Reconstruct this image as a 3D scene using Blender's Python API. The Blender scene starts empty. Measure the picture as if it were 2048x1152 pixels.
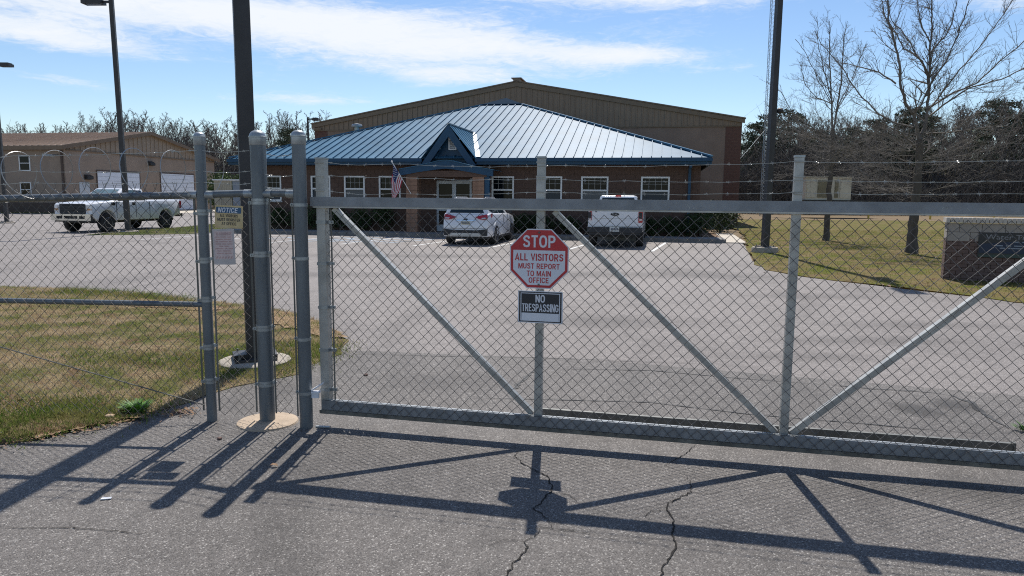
import bpy, bmesh, math, random
import numpy as np
from mathutils import Vector, Matrix, noise as mnoise
random.seed(7)
rng = np.random.default_rng(7)
sc = bpy.context.scene
COL = sc.collection
R = math.radians

# ------------------------------------------------------------------ camera
cam_data = bpy.data.cameras.new('camera')
cam = bpy.data.objects.new('camera', cam_data)
COL.objects.link(cam)
PITCH = math.atan(180.0 / 1420.0)
ROLL = R(0.5)
_cp, _sp = math.cos(PITCH), math.sin(PITCH)
_c, _s = math.cos(ROLL), math.sin(ROLL)
_U = Vector((0, _sp, _cp)); _F = Vector((0, _cp, -_sp)); _X = Vector((1, 0, 0))
_r = _X * _c + _U * _s
_u = _U * _c - _X * _s
cam.matrix_world = Matrix(((_r.x, _u.x, -_F.x, 0), (_r.y, _u.y, -_F.y, 0), (_r.z, _u.z, -_F.z, 1.65), (0, 0, 0, 1)))
cam_data.sensor_width = 36.0
cam_data.lens = 36.0 * 1420.0 / 2048.0
cam_data.clip_start = 0.05
cam_data.clip_end = 2000.0
sc.camera = cam

# ------------------------------------------------------------------ sky, sun, exposure
SUN_EL = R(55.5)
SUN_AZ = math.atan2(0.060, 0.998)
SUN_DIR = Vector((math.sin(SUN_AZ) * math.cos(SUN_EL), math.cos(SUN_AZ) * math.cos(SUN_EL), math.sin(SUN_EL)))
sun_data = bpy.data.lights.new('sun', 'SUN')
sun_data.energy = 3.3
sun_data.angle = R(0.53)
sun_data.color = (1.0, 0.955, 0.89)
sun = bpy.data.objects.new('sun', sun_data)
COL.objects.link(sun)
sun.rotation_euler = SUN_DIR.to_track_quat('Z', 'Y').to_euler()
sun.location = (0, 30, 60)
sc.view_settings.view_transform = 'Standard'
sc.view_settings.look = 'None'
sc.view_settings.exposure = 0.76
sc.view_settings.gamma = 1.0
sc.cycles.use_denoising = False
sc.cycles.filter_width = 1.1
sc.view_settings.use_curve_mapping = False

world = bpy.data.worlds.new('World')
sc.world = world
world.use_nodes = True


class NT:
    """small helper for wiring shader nodes"""
    def __init__(self, tree):
        self.t = tree; tree.nodes.clear(); self.l = tree.links
    def n(self, kind, **kw):
        nd = self.t.nodes.new(kind)
        for k, v in kw.items(): setattr(nd, k, v)
        return nd
    def link(self, a, b): self.l.new(a, b)
    def _in(self, sock, v):
        if v is None: return
        if isinstance(v, (int, float)): sock.default_value = v
        elif isinstance(v, (tuple, list)):
            sock.default_value = tuple(v) + ((1.0,) if len(v) == 3 and sock.type == 'RGBA' else ())
        else: self.link(v, sock)
    def math(self, op, a, b=None, c=None, clamp=False):
        nd = self.n('ShaderNodeMath', operation=op, use_clamp=clamp)
        self._in(nd.inputs[0], a); self._in(nd.inputs[1], b); self._in(nd.inputs[2], c)
        return nd.outputs[0]
    def mix(self, fac, a, b, blend='MIX'):
        nd = self.n('ShaderNodeMix', data_type='RGBA', blend_type=blend)
        self._in(nd.inputs[0], fac); self._in(nd.inputs[6], a); self._in(nd.inputs[7], b)
        return nd.outputs[2]
    def ramp(self, fac, stops, interp='LINEAR'):
        nd = self.n('ShaderNodeValToRGB')
        cr = nd.color_ramp; cr.interpolation = interp
        while len(cr.elements) < len(stops): cr.elements.new(0.5)
        for e, (p, c) in zip(cr.elements, stops):
            e.position = p
            e.color = (c, c, c, 1) if isinstance(c, (int, float)) else tuple(c) + (1,)
        self._in(nd.inputs[0], fac)
        return nd.outputs[0]
    def noise(self, vec, scale, detail=4, rough=0.55, dist=0.0):
        nd = self.n('ShaderNodeTexNoise')
        nd.inputs['Scale'].default_value = scale; nd.inputs['Detail'].default_value = detail
        nd.inputs['Roughness'].default_value = rough; nd.inputs['Distortion'].default_value = dist
        if vec is not None: self.link(vec, nd.inputs['Vector'])
        return nd.outputs['Fac']
    def voro(self, vec, scale, feature='F1'):
        nd = self.n('ShaderNodeTexVoronoi', feature=feature)
        nd.inputs['Scale'].default_value = scale
        if vec is not None: self.link(vec, nd.inputs['Vector'])
        return nd
    def mapping(self, vec, scale=(1, 1, 1), rot=(0, 0, 0), loc=(0, 0, 0)):
        nd = self.n('ShaderNodeMapping')
        nd.inputs['Scale'].default_value = scale; nd.inputs['Rotation'].default_value = rot; nd.inputs['Location'].default_value = loc
        self.link(vec, nd.inputs['Vector'])
        return nd.outputs[0]


def build_world():
    t = NT(world.node_tree)
    sky = t.n('ShaderNodeTexSky', sky_type='NISHITA')
    sky.sun_disc = False
    sky.sun_elevation = SUN_EL; sky.sun_rotation = SUN_AZ
    sky.air_density = 1.0; sky.dust_density = 0.25; sky.ozone_density = 2.2; sky.altitude = 150
    tc = t.n('ShaderNodeTexCoord')
    d = tc.outputs['Generated']
    sep = t.n('ShaderNodeSeparateXYZ'); t.link(d, sep.inputs[0])
    x, y, z = sep.outputs
    az = t.math('ARCTAN2', x, y)
    el = t.math('ARCSINE', z)
    comb = t.n('ShaderNodeCombineXYZ')
    t.link(az, comb.inputs[0]); t.link(el, comb.inputs[1])
    v = comb.outputs[0]
    # cirrus / altocumulus: streaky noise in direction space, thicker where the banks are
    banks = [  # azimuth, elevation, rx, ry, tilt, weight   (all in radians of view direction)
        (-0.60, 0.216, 0.22, 0.026, -0.02, 0.95), (-0.57, 0.178, 0.14, 0.016, -0.05, 0.95), (-0.41, 0.228, 0.15, 0.017, -0.04, 0.70),
        (-0.24, 0.212, 0.17, 0.040, -0.05, 0.74), (-0.03, 0.204, 0.25, 0.036, -0.05, 0.84), (0.15, 0.190, 0.12, 0.011, -0.04, 0.66),
        (0.17, 0.266, 0.26, 0.021, -0.05, 0.95), (0.02, 0.280, 0.2, 0.012, -0.03, 0.35), (-0.09, 0.163, 0.13, 0.014, -0.06, 0.50),
        (-0.545, 0.130, 0.07, 0.0075, -0.08, 0.62), (-0.28, 0.126, 0.13, 0.008, 0.0, 0.52), (0.60, 0.225, 0.10, 0.020, -0.05, 0.55), (0.31, 0.17, 0.08, 0.005, 0.0, 0.3)]
    bias = None
    for a0, e0, rx, ry, tl, w in banks:
        da = t.math('SUBTRACT', az, a0); de = t.math('SUBTRACT', el, e0)
        de = t.math('SUBTRACT', de, t.math('MULTIPLY', da, tl))
        q = t.math('ADD', t.math('POWER', t.math('DIVIDE', da, rx), 2.0), t.math('POWER', t.math('DIVIDE', de, ry), 2.0))
        g = t.math('MULTIPLY', t.math('EXPONENT', t.math('MULTIPLY', q, -1.0)), w)
        bias = g if bias is None else t.math('ADD', bias, g)
    # cloud added out of view, overhead and behind, to raise the fill light
    up = t.math('MULTIPLY', t.ramp(el, [(0.27, 0.0), (0.42, 1.0)]), 0.34)
    rear = t.math('MULTIPLY', t.ramp(t.math('ABSOLUTE', t.math('DIVIDE', az, math.pi)), [(0.25, 0.0), (0.4, 1.0)]), t.math('MULTIPLY', t.ramp(el, [(0.1, 0.0), (0.2, 1.0)]), 0.30))
    bias = t.math('ADD', bias, t.math('MAXIMUM', up, rear))
    n1 = t.noise(t.mapping(v, (5, 26, 1), (0, 0, 0.07)), 1.0, 8, 0.66, 0.9)
    n2 = t.noise(t.mapping(v, (30, 120, 1), (0, 0, 0.05)), 1.0, 6, 0.68, 1.4)
    nn = t.math('ADD', t.math('MULTIPLY', n1, 1.5), t.math('MULTIPLY', n2, 0.85))
    dens = t.math('ADD', t.math('SUBTRACT', nn, 1.42), bias)
    cov = t.ramp(dens, [(0.0, 0.0), (0.16, 0.10), (0.40, 0.46), (0.66, 0.84), (1.0, 1.0)])
    # fade a little towards the horizon haze
    cloud = (7.1, 7.45, 7.9)
    skyc = t.n('ShaderNodeHueSaturation')
    skyc.inputs['Saturation'].default_value = 1.12; skyc.inputs['Hue'].default_value = 0.504; skyc.inputs['Value'].default_value = 1.0
    t.link(sky.outputs[0], skyc.inputs['Color'])
    mixed = t.mix(cov, skyc.outputs[0], cloud)
    bg = t.n('ShaderNodeBackground'); bg.inputs['Strength'].default_value = 0.075
    t.link(mixed, bg.inputs['Color'])
    out = t.n('ShaderNodeOutputWorld'); t.link(bg.outputs[0], out.inputs['Surface'])
build_world()

# ------------------------------------------------------------------ frames
TH = R(11.5)
DS = Vector((math.cos(TH), -math.sin(TH), 0)); DN = Vector((math.sin(TH), math.cos(TH), 0))
def S(s, n, z=0.0): return DS * s + DN * n + Vector((0, 0, z))        # site axes: along the buildings' fronts, away from the gate
GA = R(12.73)
GU = Vector((math.cos(GA), -math.sin(GA), 0)); GN = Vector((math.sin(GA), math.cos(GA), 0)); G0 = Vector((-1.33, 5.0, 0))
def G(a, b, z): return G0 + GU * a + GN * b + Vector((0, 0, z))       # gate axes: along the gate, away from the camera
ZUP = Vector((0, 0, 1))

# ------------------------------------------------------------------ mesh helpers
OFF = {}
class MB:
    def __init__(s): s.v = []; s.f = []; s.m = []
    def add(s, vs, fs, mi=0):
        b = len(s.v); s.v += [tuple(p) for p in vs]; s.f += [tuple(i + b for i in f) for f in fs]; s.m += [mi] * len(fs); return s
    def obox(s, o, u, v, w, mi=0):
        o, u, v, w = Vector(o), Vector(u), Vector(v), Vector(w)
        p = [o, o + u, o + u + v, o + v]; p += [q + w for q in p]
        f = [(0, 3, 2, 1), (4, 5, 6, 7), (0, 1, 5, 4), (1, 2, 6, 5), (2, 3, 7, 6), (3, 0, 4, 7)]
        if u.cross(v).dot(w) < 0: f = [q[::-1] for q in f]
        return s.add(p, f, mi)
    def box(s, x0, y0, z0, x1, y1, z1, mi=0):
        return s.obox((x0, y0, z0), (x1 - x0, 0, 0), (0, y1 - y0, 0), (0, 0, z1 - z0), mi)
    def sbox(s, s0, n0, z0, s1, n1, z1, mi=0):                         # box in site axes
        return s.obox(S(s0, n0, z0), DS * (s1 - s0), DN * (n1 - n0), ZUP * (z1 - z0), mi)
    def gbox(s, a0, b0, z0, a1, b1, z1, mi=0):                         # box in gate axes
        return s.obox(G(a0, b0, z0), GU * (a1 - a0), GN * (b1 - b0), ZUP * (z1 - z0), mi)
    def tube(s, pts, r, n=8, cap=True, mi=0):
        pts = [Vector(p) for p in pts]; k = len(pts); rs = r if isinstance(r, (list, tuple)) else [r] * k
        vs = []; prev = None
        for i, p in enumerate(pts):
            t = (pts[min(i + 1, k - 1)] - pts[max(i - 1, 0)])
            if t.length < 1e-9: t = Vector((0, 0, 1))
            t.normalize()
            if prev is None:
                a = t.cross(Vector((0, 0, 1)) if abs(t.z) < 0.9 else Vector((1, 0, 0))).normalized()
            else:
                a = prev - t * prev.dot(t)
                a = a.normalized() if a.length > 1e-6 else t.orthogonal().normalized()
            prev = a; b = t.cross(a)
            for j in range(n):
                q = 2 * math.pi * j / n + math.pi / n
                vs.append(p + (a * math.cos(q) + b * math.sin(q)) * rs[i])
        fs = []
        for i in range(k - 1):
            for j in range(n):
                j2 = (j + 1) % n
                fs.append((i * n + j, i * n + j2, (i + 1) * n + j2, (i + 1) * n + j))
        if cap:
            fs.append(tuple(range(n))[::-1]); fs.append(tuple((k - 1) * n + j for j in range(n)))
        return s.add(vs, fs, mi)
    def bar(s, p0, p1, w, h, up=ZUP, mi=0):                            # square bar
        p0, p1 = Vector(p0), Vector(p1); t = (p1 - p0).normalized()
        a = t.cross(Vector(up)).normalized(); b = a.cross(t)
        return s.obox(p0 - a * w / 2 - b * h / 2, p1 - p0, a * w, b * h, mi)
    def lathe(s, c, prof, n=20, axis=None, cap=True, mi=0):            # prof: (radius, height) pairs along axis
        c = Vector(c); ax = Vector(axis) if axis is not None else ZUP.copy(); ax.normalize()
        a = ax.orthogonal().normalized(); b = ax.cross(a)
        vs = []
        for r, h in prof:
            for j in range(n):
                q = 2 * math.pi * j / n
                vs.append(c + ax * h + (a * math.cos(q) + b * math.sin(q)) * r)
        fs = [(i * n + j, i * n + (j + 1) % n, (i + 1) * n + (j + 1) % n, (i + 1) * n + j) for i in range(len(prof) - 1) for j in range(n)]
        if cap:
            fs.append(tuple(range(n))[::-1]); fs.append(tuple((len(prof) - 1) * n + j for j in range(n)))
        return s.add(vs, fs, mi)
    def prism(s, poly, vec, mi=0):
        poly = [Vector(p) for p in poly]; vec = Vector(vec); k = len(poly)
        nrm = Vector((0, 0, 0))
        for i in range(k): nrm += poly[i].cross(poly[(i + 1) % k])
        if nrm.dot(vec) < 0: poly = poly[::-1]
        vs = poly + [p + vec for p in poly]
        fs = [tuple(range(k))[::-1], tuple(range(k, 2 * k))] + [(i, (i + 1) % k, (i + 1) % k + k, i + k) for i in range(k)]
        return s.add(vs, fs, mi)
    def mesh(s, name, mats, off=(0, 0, 0), smooth=None):
        me = bpy.data.meshes.new(name)
        ox, oy, oz = off
        me.from_pydata([(x - ox, y - oy, z - oz) for x, y, z in s.v], [], s.f)
        mats = mats if isinstance(mats, (list, tuple)) else [mats]
        for m in mats: me.materials.append(m)
        if len(mats) > 1: me.polygons.foreach_set('material_index', s.m)
        if smooth is not None:
            me.polygons.foreach_set('use_smooth', [True] * len(me.polygons))
            me.set_sharp_from_angle(angle=R(smooth))
        me.update()
        return me
    def build(s, name, mats, parent=None, smooth=None, local=False):
        off = (0, 0, 0) if (parent is None or local) else OFF.get(parent.name, (0, 0, 0))
        o = bpy.data.objects.new(name, s.mesh(name, mats, off, smooth))
        COL.objects.link(o)
        if parent is not None:
            o.parent = parent; OFF[o.name] = off
        return o

def link_mesh(name, me, parent=None, loc=(0, 0, 0), rot=(0, 0, 0), scale=None):
    o = bpy.data.objects.new(name, me); COL.objects.link(o)
    o.location = loc; o.rotation_euler = rot
    if scale is not None: o.scale = scale
    if parent is not None: o.parent = parent
    return o

def thing(name, label, cat, loc=(0, 0, 0), rotz=0.0, group=None):
    o = bpy.data.objects.new(name, None); COL.objects.link(o)
    o.empty_display_size = 0.2
    o.location = loc; o.rotation_euler = (0, 0, rotz)
    OFF[o.name] = tuple(loc)
    return tag(o, label, cat, group)

def tag(o, label=None, cat=None, group=None, kind=None):
    if label: o['label'] = label
    if cat: o['category'] = cat
    if group: o['group'] = group
    if kind: o['kind'] = kind
    return o

def origin(mb, loc):                                                   # shift a builder so its object can stand at loc
    x, y, z = loc
    mb.v = [(a - x, b - y, c - z) for a, b, c in mb.v]; return mb

def solo(mb, name, mats, loc, label, cat, group=None, kind=None, smooth=None):
    o = origin(mb, loc).build(name, mats, smooth=smooth); o.location = loc
    return tag(o, label, cat, group, kind)

def np_mesh(name, V, Fc, mat, smooth=False):
    """V (n,3), Fc (m,k): big meshes"""
    V = np.asarray(V, np.float32); Fc = np.asarray(Fc, np.int32); k = Fc.shape[1]
    me = bpy.data.meshes.new(name)
    me.vertices.add(len(V)); me.vertices.foreach_set('co', V.ravel())
    me.loops.add(Fc.size); me.loops.foreach_set('vertex_index', Fc.ravel())
    me.polygons.add(len(Fc)); me.polygons.foreach_set('loop_start', np.arange(0, Fc.size, k, dtype=np.int32))
    if smooth: me.polygons.foreach_set('use_smooth', np.ones(len(Fc), bool))
    me.materials.append(mat); me.update(calc_edges=True)
    return me

def seg_mesh(name, P0, P1, R0, R1, mat, sides=3):
    """many tapered sticks in one mesh"""
    P0 = np.asarray(P0, float); P1 = np.asarray(P1, float); R0 = np.asarray(R0, float); R1 = np.asarray(R1, float)
    n = len(P0); T = P1 - P0; L = np.linalg.norm(T, axis=1, keepdims=True); T = T / np.maximum(L, 1e-9)
    up = np.where(np.abs(T[:, 2:3]) < 0.9, np.array([[0, 0, 1.0]]), np.array([[1.0, 0, 0]]))
    A = np.cross(T, up); A /= np.linalg.norm(A, axis=1, keepdims=True); B = np.cross(T, A)
    ang = 2 * np.pi * np.arange(sides) / sides
    ring = A[:, None, :] * np.cos(ang)[None, :, None] + B[:, None, :] * np.sin(ang)[None, :, None]
    V = np.concatenate([P0[:, None, :] + ring * R0[:, None, None], P1[:, None, :] + ring * R1[:, None, None]], axis=1).reshape(-1, 3)
    base = (np.arange(n) * 2 * sides)[:, None]
    j = np.arange(sides); j2 = (j + 1) % sides
    Fq = np.stack([base + j, base + j2, base + j2 + sides, base + j + sides], axis=-1).reshape(-1, 4)
    return np_mesh(name, V, Fq, mat, smooth=True)

# ------------------------------------------------------------------ materials
def mat(name, base, rough=0.6, metal=0.0, var=0.18, scale=3.0, bump=0.0, bscale=60.0, spec=0.5, base2=None, stretch=(1, 1, 1), rvar=0.08, coat=0.0, s2=0.5, detail=5):
    m = bpy.data.materials.new(name); m.use_nodes = True
    t = NT(m.node_tree)
    tc = t.n('ShaderNodeTexCoord'); v = tc.outputs['Object']
    vm = t.mapping(v, stretch) if stretch != (1, 1, 1) else v
    f = t.noise(vm, scale, detail, 0.6)
    b2 = base2 if base2 is not None else tuple(min(1, c * (1 + var)) for c in base)
    b1 = base if base2 is not None else tuple(c * (1 - var) for c in base)
    c = t.ramp(f, [(0.5 - 0.22 * s2 * 2, b1), (0.5 + 0.22 * s2 * 2, b2)])
    p = t.n('ShaderNodeBsdfPrincipled')
    t.link(c, p.inputs['Base Color'])
    r = t.math('ADD', t.math('MULTIPLY', t.noise(vm, scale * 3.1, 3), rvar * 2), rough - rvar)
    t.link(r, p.inputs['Roughness'])
    p.inputs['Metallic'].default_value = metal
    p.inputs['Specular IOR Level'].default_value = spec
    if coat: p.inputs['Coat Weight'].default_value = coat; p.inputs['Coat Roughness'].default_value = 0.08
    if bump:
        bn = t.n('ShaderNodeBump'); bn.inputs['Strength'].default_value = bump; bn.inputs['Distance'].default_value = 0.01
        t.link(t.noise(vm, bscale, 4), bn.inputs['Height']); t.link(bn.outputs[0], p.inputs['Normal'])
    o = t.n('ShaderNodeOutputMaterial'); t.link(p.outputs[0], o.inputs[0])
    return m

def asphalt(name, dark, light, stone, big=0.35, chip=0.22):
    m = bpy.data.materials.new(name); m.use_nodes = True
    t = NT(m.node_tree)
    tc = t.n('ShaderNodeTexCoord'); v = tc.outputs['Object']
    vo = t.voro(v, 120.0)
    cell = t.n('ShaderNodeSeparateColor'); t.link(vo.outputs['Color'], cell.inputs[0])
    body = t.ramp(cell.outputs[1], [(0.0, dark), (0.6, tuple((a + b) / 2 for a, b in zip(dark, light))), (1.0, light)])
    chips = t.ramp(cell.outputs[0], [(1 - chip - 0.04, 0.0), (1 - chip + 0.06, 0.8), (1.0, 1.0)])
    edge = t.ramp(vo.outputs['Distance'], [(0.35, 1.0), (0.75, 0.0)])
    chips = t.math('MULTIPLY', chips, edge)
    c = t.mix(chips, body, stone)
    # pits between the stones
    pit = t.ramp(t.noise(v, 150.0, 3, 0.6), [(0.34, 0.45), (0.5, 1.0)])
    c = t.mix(1.0, c, pit, 'MULTIPLY')
    patch = t.ramp(t.noise(t.mapping(v, (1, 0.45, 1)), 0.5, 7, 0.68, 0.8), [(0.3, 1 - big), (0.5, 1.0), (0.72, 1 + big * 0.4)])
    c = t.mix(1.0, c, patch, 'MULTIPLY')
    mid = t.ramp(t.noise(v, 6.0, 5, 0.65), [(0.3, 0.82), (0.7, 1.12)])
    c = t.mix(1.0, c, mid, 'MULTIPLY')
    p = t.n('ShaderNodeBsdfPrincipled'); t.link(c, p.inputs['Base Color'])
    p.inputs['Roughness'].default_value = 0.72; p.inputs['Specular IOR Level'].default_value = 0.35
    bn = t.n('ShaderNodeBump'); bn.inputs['Strength'].default_value = 0.85; bn.inputs['Distance'].default_value = 0.006
    h = t.math('ADD', t.math('MULTIPLY', vo.outputs['Distance'], -0.9), t.noise(v, 140.0, 4, 0.6))
    t.link(h, bn.inputs['Height']); t.link(bn.outputs[0], p.inputs['Normal'])
    o = t.n('ShaderNodeOutputMaterial'); t.link(p.outputs[0], o.inputs[0])
    return m

def turf(name, tan, green, soil, gshift=0.0, sc1=0.9, sshift=0.0, trans=True):
    m = bpy.data.materials.new(name); m.use_nodes = True
    t = NT(m.node_tree)
    g = t.n('ShaderNodeNewGeometry'); v = g.outputs['Position']
    a = t.noise(v, sc1, 6, 0.65, 0.3); b = t.noise(v, sc1 * 2.3, 6, 0.65); f = t.noise(v, 34.0, 4, 0.7); ff = t.noise(v, 9.0, 4, 0.7)
    c = t.mix(t.ramp(t.math('ADD', a, t.math('MULTIPLY', t.math('SUBTRACT', f, 0.5), 0.5)), [(0.47 - gshift, 0.0), (0.60 - gshift, 1.0)]), tan, green)
    c = t.mix(t.ramp(t.math('ADD', b, t.math('MULTIPLY', t.math('SUBTRACT', ff, 0.5), 0.6)), [(0.58 - sshift, 0.0), (0.70 - sshift, 0.85)]), c, soil)
    c = t.mix(1.0, c, t.ramp(f, [(0.25, 0.55), (0.75, 1.35)]), 'MULTIPLY')
    rnd = t.ramp(g.outputs['Random Per Island'], [(0.0, 0.72), (1.0, 1.3)])
    c = t.mix(1.0, c, rnd, 'MULTIPLY')
    p = t.n('ShaderNodeBsdfPrincipled'); t.link(c, p.inputs['Base Color'])
    p.inputs['Roughness'].default_value = 0.85; p.inputs['Specular IOR Level'].default_value = 0.15
    tl = t.n('ShaderNodeBsdfTranslucent'); t.link(c, tl.inputs['Color']); ms = t.n('ShaderNodeMixShader'); ms.inputs[0].default_value = 0.4 if trans else 0.0
    t.link(p.outputs[0], ms.inputs[1]); t.link(tl.outputs[0], ms.inputs[2])
    bn = t.n('ShaderNodeBump'); bn.inputs['Strength'].default_value = 0.7; bn.inputs['Distance'].default_value = 0.03
    t.link(f, bn.inputs['Height']); t.link(bn.outputs[0], p.inputs['Normal'])
    o = t.n('ShaderNodeOutputMaterial'); t.link(ms.outputs[0], o.inputs[0])
    return m

M = {}
M['apron'] = asphalt('worn asphalt dark', (0.108, 0.097, 0.088), (0.198, 0.180, 0.164), (0.42, 0.395, 0.36), 0.40, 0.13)
M['lot'] = asphalt('worn asphalt pale', (0.170, 0.150, 0.137), (0.292, 0.261, 0.240), (0.46, 0.42, 0.39), 0.34, 0.15)
M['crack'] = mat('crack dirt', (0.026, 0.024, 0.022), 0.95, spec=0.1, var=0.4, scale=20)
M['tar'] = mat('crack sealer', (0.03, 0.029, 0.028), 0.7, var=0.4, scale=12)
def soft_stain(name, colour, strength):
    """drips and rubber soaked into the asphalt: fades out at its ragged edge"""
    m = bpy.data.materials.new(name); m.use_nodes = True; t = NT(m.node_tree)
    tc = t.n('ShaderNodeTexCoord'); sep = t.n('ShaderNodeSeparateXYZ'); t.link(tc.outputs['Generated'], sep.inputs[0])
    dx = t.math('SUBTRACT', sep.outputs[0], .5); dy = t.math('SUBTRACT', sep.outputs[1], .5)
    d = t.math('SQRT', t.math('ADD', t.math('MULTIPLY', dx, dx), t.math('MULTIPLY', dy, dy)))
    g = t.n('ShaderNodeNewGeometry')
    nz = t.math('MULTIPLY', t.math('SUBTRACT', t.noise(g.outputs['Position'], 7.0, 6, .7), .5), .45)
    al = t.math('MULTIPLY', t.ramp(t.math('ADD', d, nz), [(0.08, 1.0), (0.42, 0.0)]), strength)
    al = t.math('MULTIPLY', al, t.ramp(t.noise(g.outputs['Position'], 90.0, 3, .6), [(.35, .6), (.65, 1.0)]))
    p = t.n('ShaderNodeBsdfPrincipled'); p.inputs['Base Color'].default_value = colour + (1,); p.inputs['Roughness'].default_value = .75
    tr = t.n('ShaderNodeBsdfTransparent'); mx = t.n('ShaderNodeMixShader'); t.link(al, mx.inputs[0]); t.link(tr.outputs[0], mx.inputs[1]); t.link(p.outputs[0], mx.inputs[2])
    o = t.n('ShaderNodeOutputMaterial'); t.link(mx.outputs[0], o.inputs[0]); return m
M['stain'] = soft_stain('oil stain', (0.05, 0.047, 0.045), .75)
M['rubber'] = soft_stain('tyre scuff', (0.08, 0.075, 0.072), .26)
TAN, GRN, SOIL = (0.50, 0.385, 0.225), (0.20, 0.22, 0.06), (0.34, 0.22, 0.13)
M['turf'] = turf('dormant turf', TAN, GRN, SOIL, 0.025, 1.8, 0.06)
M['turf_far'] = turf('verge turf', (0.30, 0.23, 0.10), (0.17, 0.19, 0.025), (0.24, 0.155, 0.085), 0.02, 1.0, 0.05)
M['lush'] = turf('green turf', (0.22, 0.20, 0.085), (0.12, 0.155, 0.04), (0.2, 0.16, 0.09), 0.08, 0.8, -0.1)
M['field'] = turf('dry field', (0.36, 0.27, 0.17), (0.25, 0.22, 0.09), (0.30, 0.19, 0.12), -0.08, 0.12)
M['litter'] = mat('leaf litter', (0.16, 0.11, 0.075), 0.9, var=0.4, scale=0.6, spec=0.1)
M['concrete'] = mat('concrete', (0.46, 0.41, 0.34), 0.8, var=0.16, scale=6, bump=0.3, bscale=90)
M['footing'] = mat('footing concrete', (0.42, 0.325, 0.23), 0.85, var=0.2, scale=9, bump=0.6, bscale=70)
M['pad'] = mat('weathered pad concrete', (0.34, 0.30, 0.245), 0.85, var=0.2, scale=8, bump=0.5, bscale=60)
M['kerb'] = mat('kerb concrete with painted shade', (0.20, 0.19, 0.175), 0.85, var=0.25, scale=5, bump=0.3)  # concrete darkened in colour for the building's shade on kerb and pavement
M['paint_white'] = mat('road paint white', (0.72, 0.72, 0.70), 0.7, var=0.2, scale=25, base2=(0.40, 0.40, 0.39), s2=0.9)
M['paint_blue'] = mat('road paint blue', (0.25, 0.40, 0.55), 0.7, base2=(0.38, 0.42, 0.46), scale=15)
M['galv'] = mat('galvanised steel', (0.085, 0.10, 0.112), 0.45, 0.35, base2=(0.20, 0.222, 0.235), scale=7, stretch=(1.6, 1.6, 0.35), s2=0.8, rvar=0.12, bump=0.08, bscale=40)
M['galv_old'] = mat('weathered galvanised steel', (0.15, 0.15, 0.135), 0.5, 0.4, var=0.4, scale=8, stretch=(1, 1, 0.15), rvar=0.1, bump=0.1, bscale=40)
M['galv_new'] = mat('bright galvanised fittings', (0.32, 0.345, 0.35), 0.40, 0.5, var=0.3, scale=14)
M['alu'] = mat('gate aluminium', (0.40, 0.40, 0.375), 0.45, 0.4, var=0.28, scale=6, bump=0.06, bscale=50, rvar=0.1)
M['alu_dark'] = mat('gate rail steel', (0.225, 0.24, 0.255), 0.5, 0.4, var=0.22, scale=7, bump=0.1, bscale=50)
M['wire'] = mat('fence wire', (0.14, 0.132, 0.124), 0.5, 0.5, var=0.35, scale=6)
M['barb'] = mat('barbed wire', (0.33, 0.33, 0.32), 0.4, 0.6, var=0.3, scale=9)
M['bronze'] = mat('bronze painted steel', (0.040, 0.038, 0.038), 0.5, 0.1, var=0.25, scale=3, rvar=0.1)
M['roofblue'] = mat('blue standing seam steel', (0.055, 0.145, 0.225), 0.40, 0.0, var=0.2, scale=0.9, spec=0.125, rvar=0.05, bump=0.08, bscale=3.5)
M['trimblue'] = mat('blue painted trim', (0.006, 0.050, 0.105), 0.45, 0.0, var=0.12, scale=2, spec=0.4)
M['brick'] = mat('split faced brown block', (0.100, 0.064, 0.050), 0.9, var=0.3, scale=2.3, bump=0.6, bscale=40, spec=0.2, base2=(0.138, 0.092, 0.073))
M['mortar'] = mat('brown mortar', (0.115, 0.075, 0.057), 0.9, var=0.2, scale=8, spec=0.15)
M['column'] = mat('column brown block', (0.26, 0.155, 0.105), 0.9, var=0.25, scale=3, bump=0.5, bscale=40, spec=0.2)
M['cmu'] = mat('tan painted block', (0.27, 0.185, 0.14), 0.9, var=0.12, scale=1.2, bump=0.3, bscale=25, spec=0.2)
M['quoin'] = mat('red brown quoin block', (0.155, 0.08, 0.062), 0.9, var=0.3, scale=3, bump=0.4, bscale=30, spec=0.2)
M['metalwall'] = mat('tan ribbed steel', (0.25, 0.17, 0.112), 0.55, 0.0, var=0.1, scale=1.2, spec=0.4)
M['metaltrim'] = mat('tan steel trim', (0.19, 0.13, 0.082), 0.5, 0.0, var=0.1, scale=2, spec=0.4)
M['leftwall'] = mat('pinkish tan block', (0.32, 0.25, 0.195), 0.9, var=0.1, scale=1.0, bump=0.3, bscale=15, spec=0.2)
M['leftgable'] = mat('tan ribbed gable steel', (0.32, 0.245, 0.175), 0.6, 0.0, var=0.1, scale=1.0)
M['leftroof'] = mat('rust tan ribbed roof', (0.30, 0.21, 0.145), 0.55, 0.0, var=0.14, scale=0.8)
M['leftbase'] = mat('dark brown trim and shaded base', (0.10, 0.07, 0.055), 0.9, var=0.2, scale=2)  # dark tone carries the shade at the wall foot; trim shares it
M['white_frame'] = mat('white window frame', (0.78, 0.78, 0.76), 0.45, var=0.06, scale=3)
M['door_grey'] = mat('pale grey door paint', (0.48, 0.52, 0.55), 0.45, var=0.08, scale=3)
M['rollup'] = mat('white roll-up door', (0.70, 0.74, 0.80), 0.5, var=0.06, scale=2)
M['glass'] = mat('dark window glass', (0.006, 0.009, 0.012), 0.10, 0.0, var=0.3, scale=1.2, spec=0.16, rvar=0.02)
M['glass_blind'] = mat('glass with blind behind', (0.028, 0.046, 0.066), 0.10, 0.0, var=0.25, scale=6, stretch=(0.2, 0.2, 9), spec=0.16, rvar=0.02)
M['carglass'] = mat('car glass', (0.012, 0.02, 0.024), 0.06, 0.0, var=0.2, scale=2, rvar=0.02)
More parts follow.
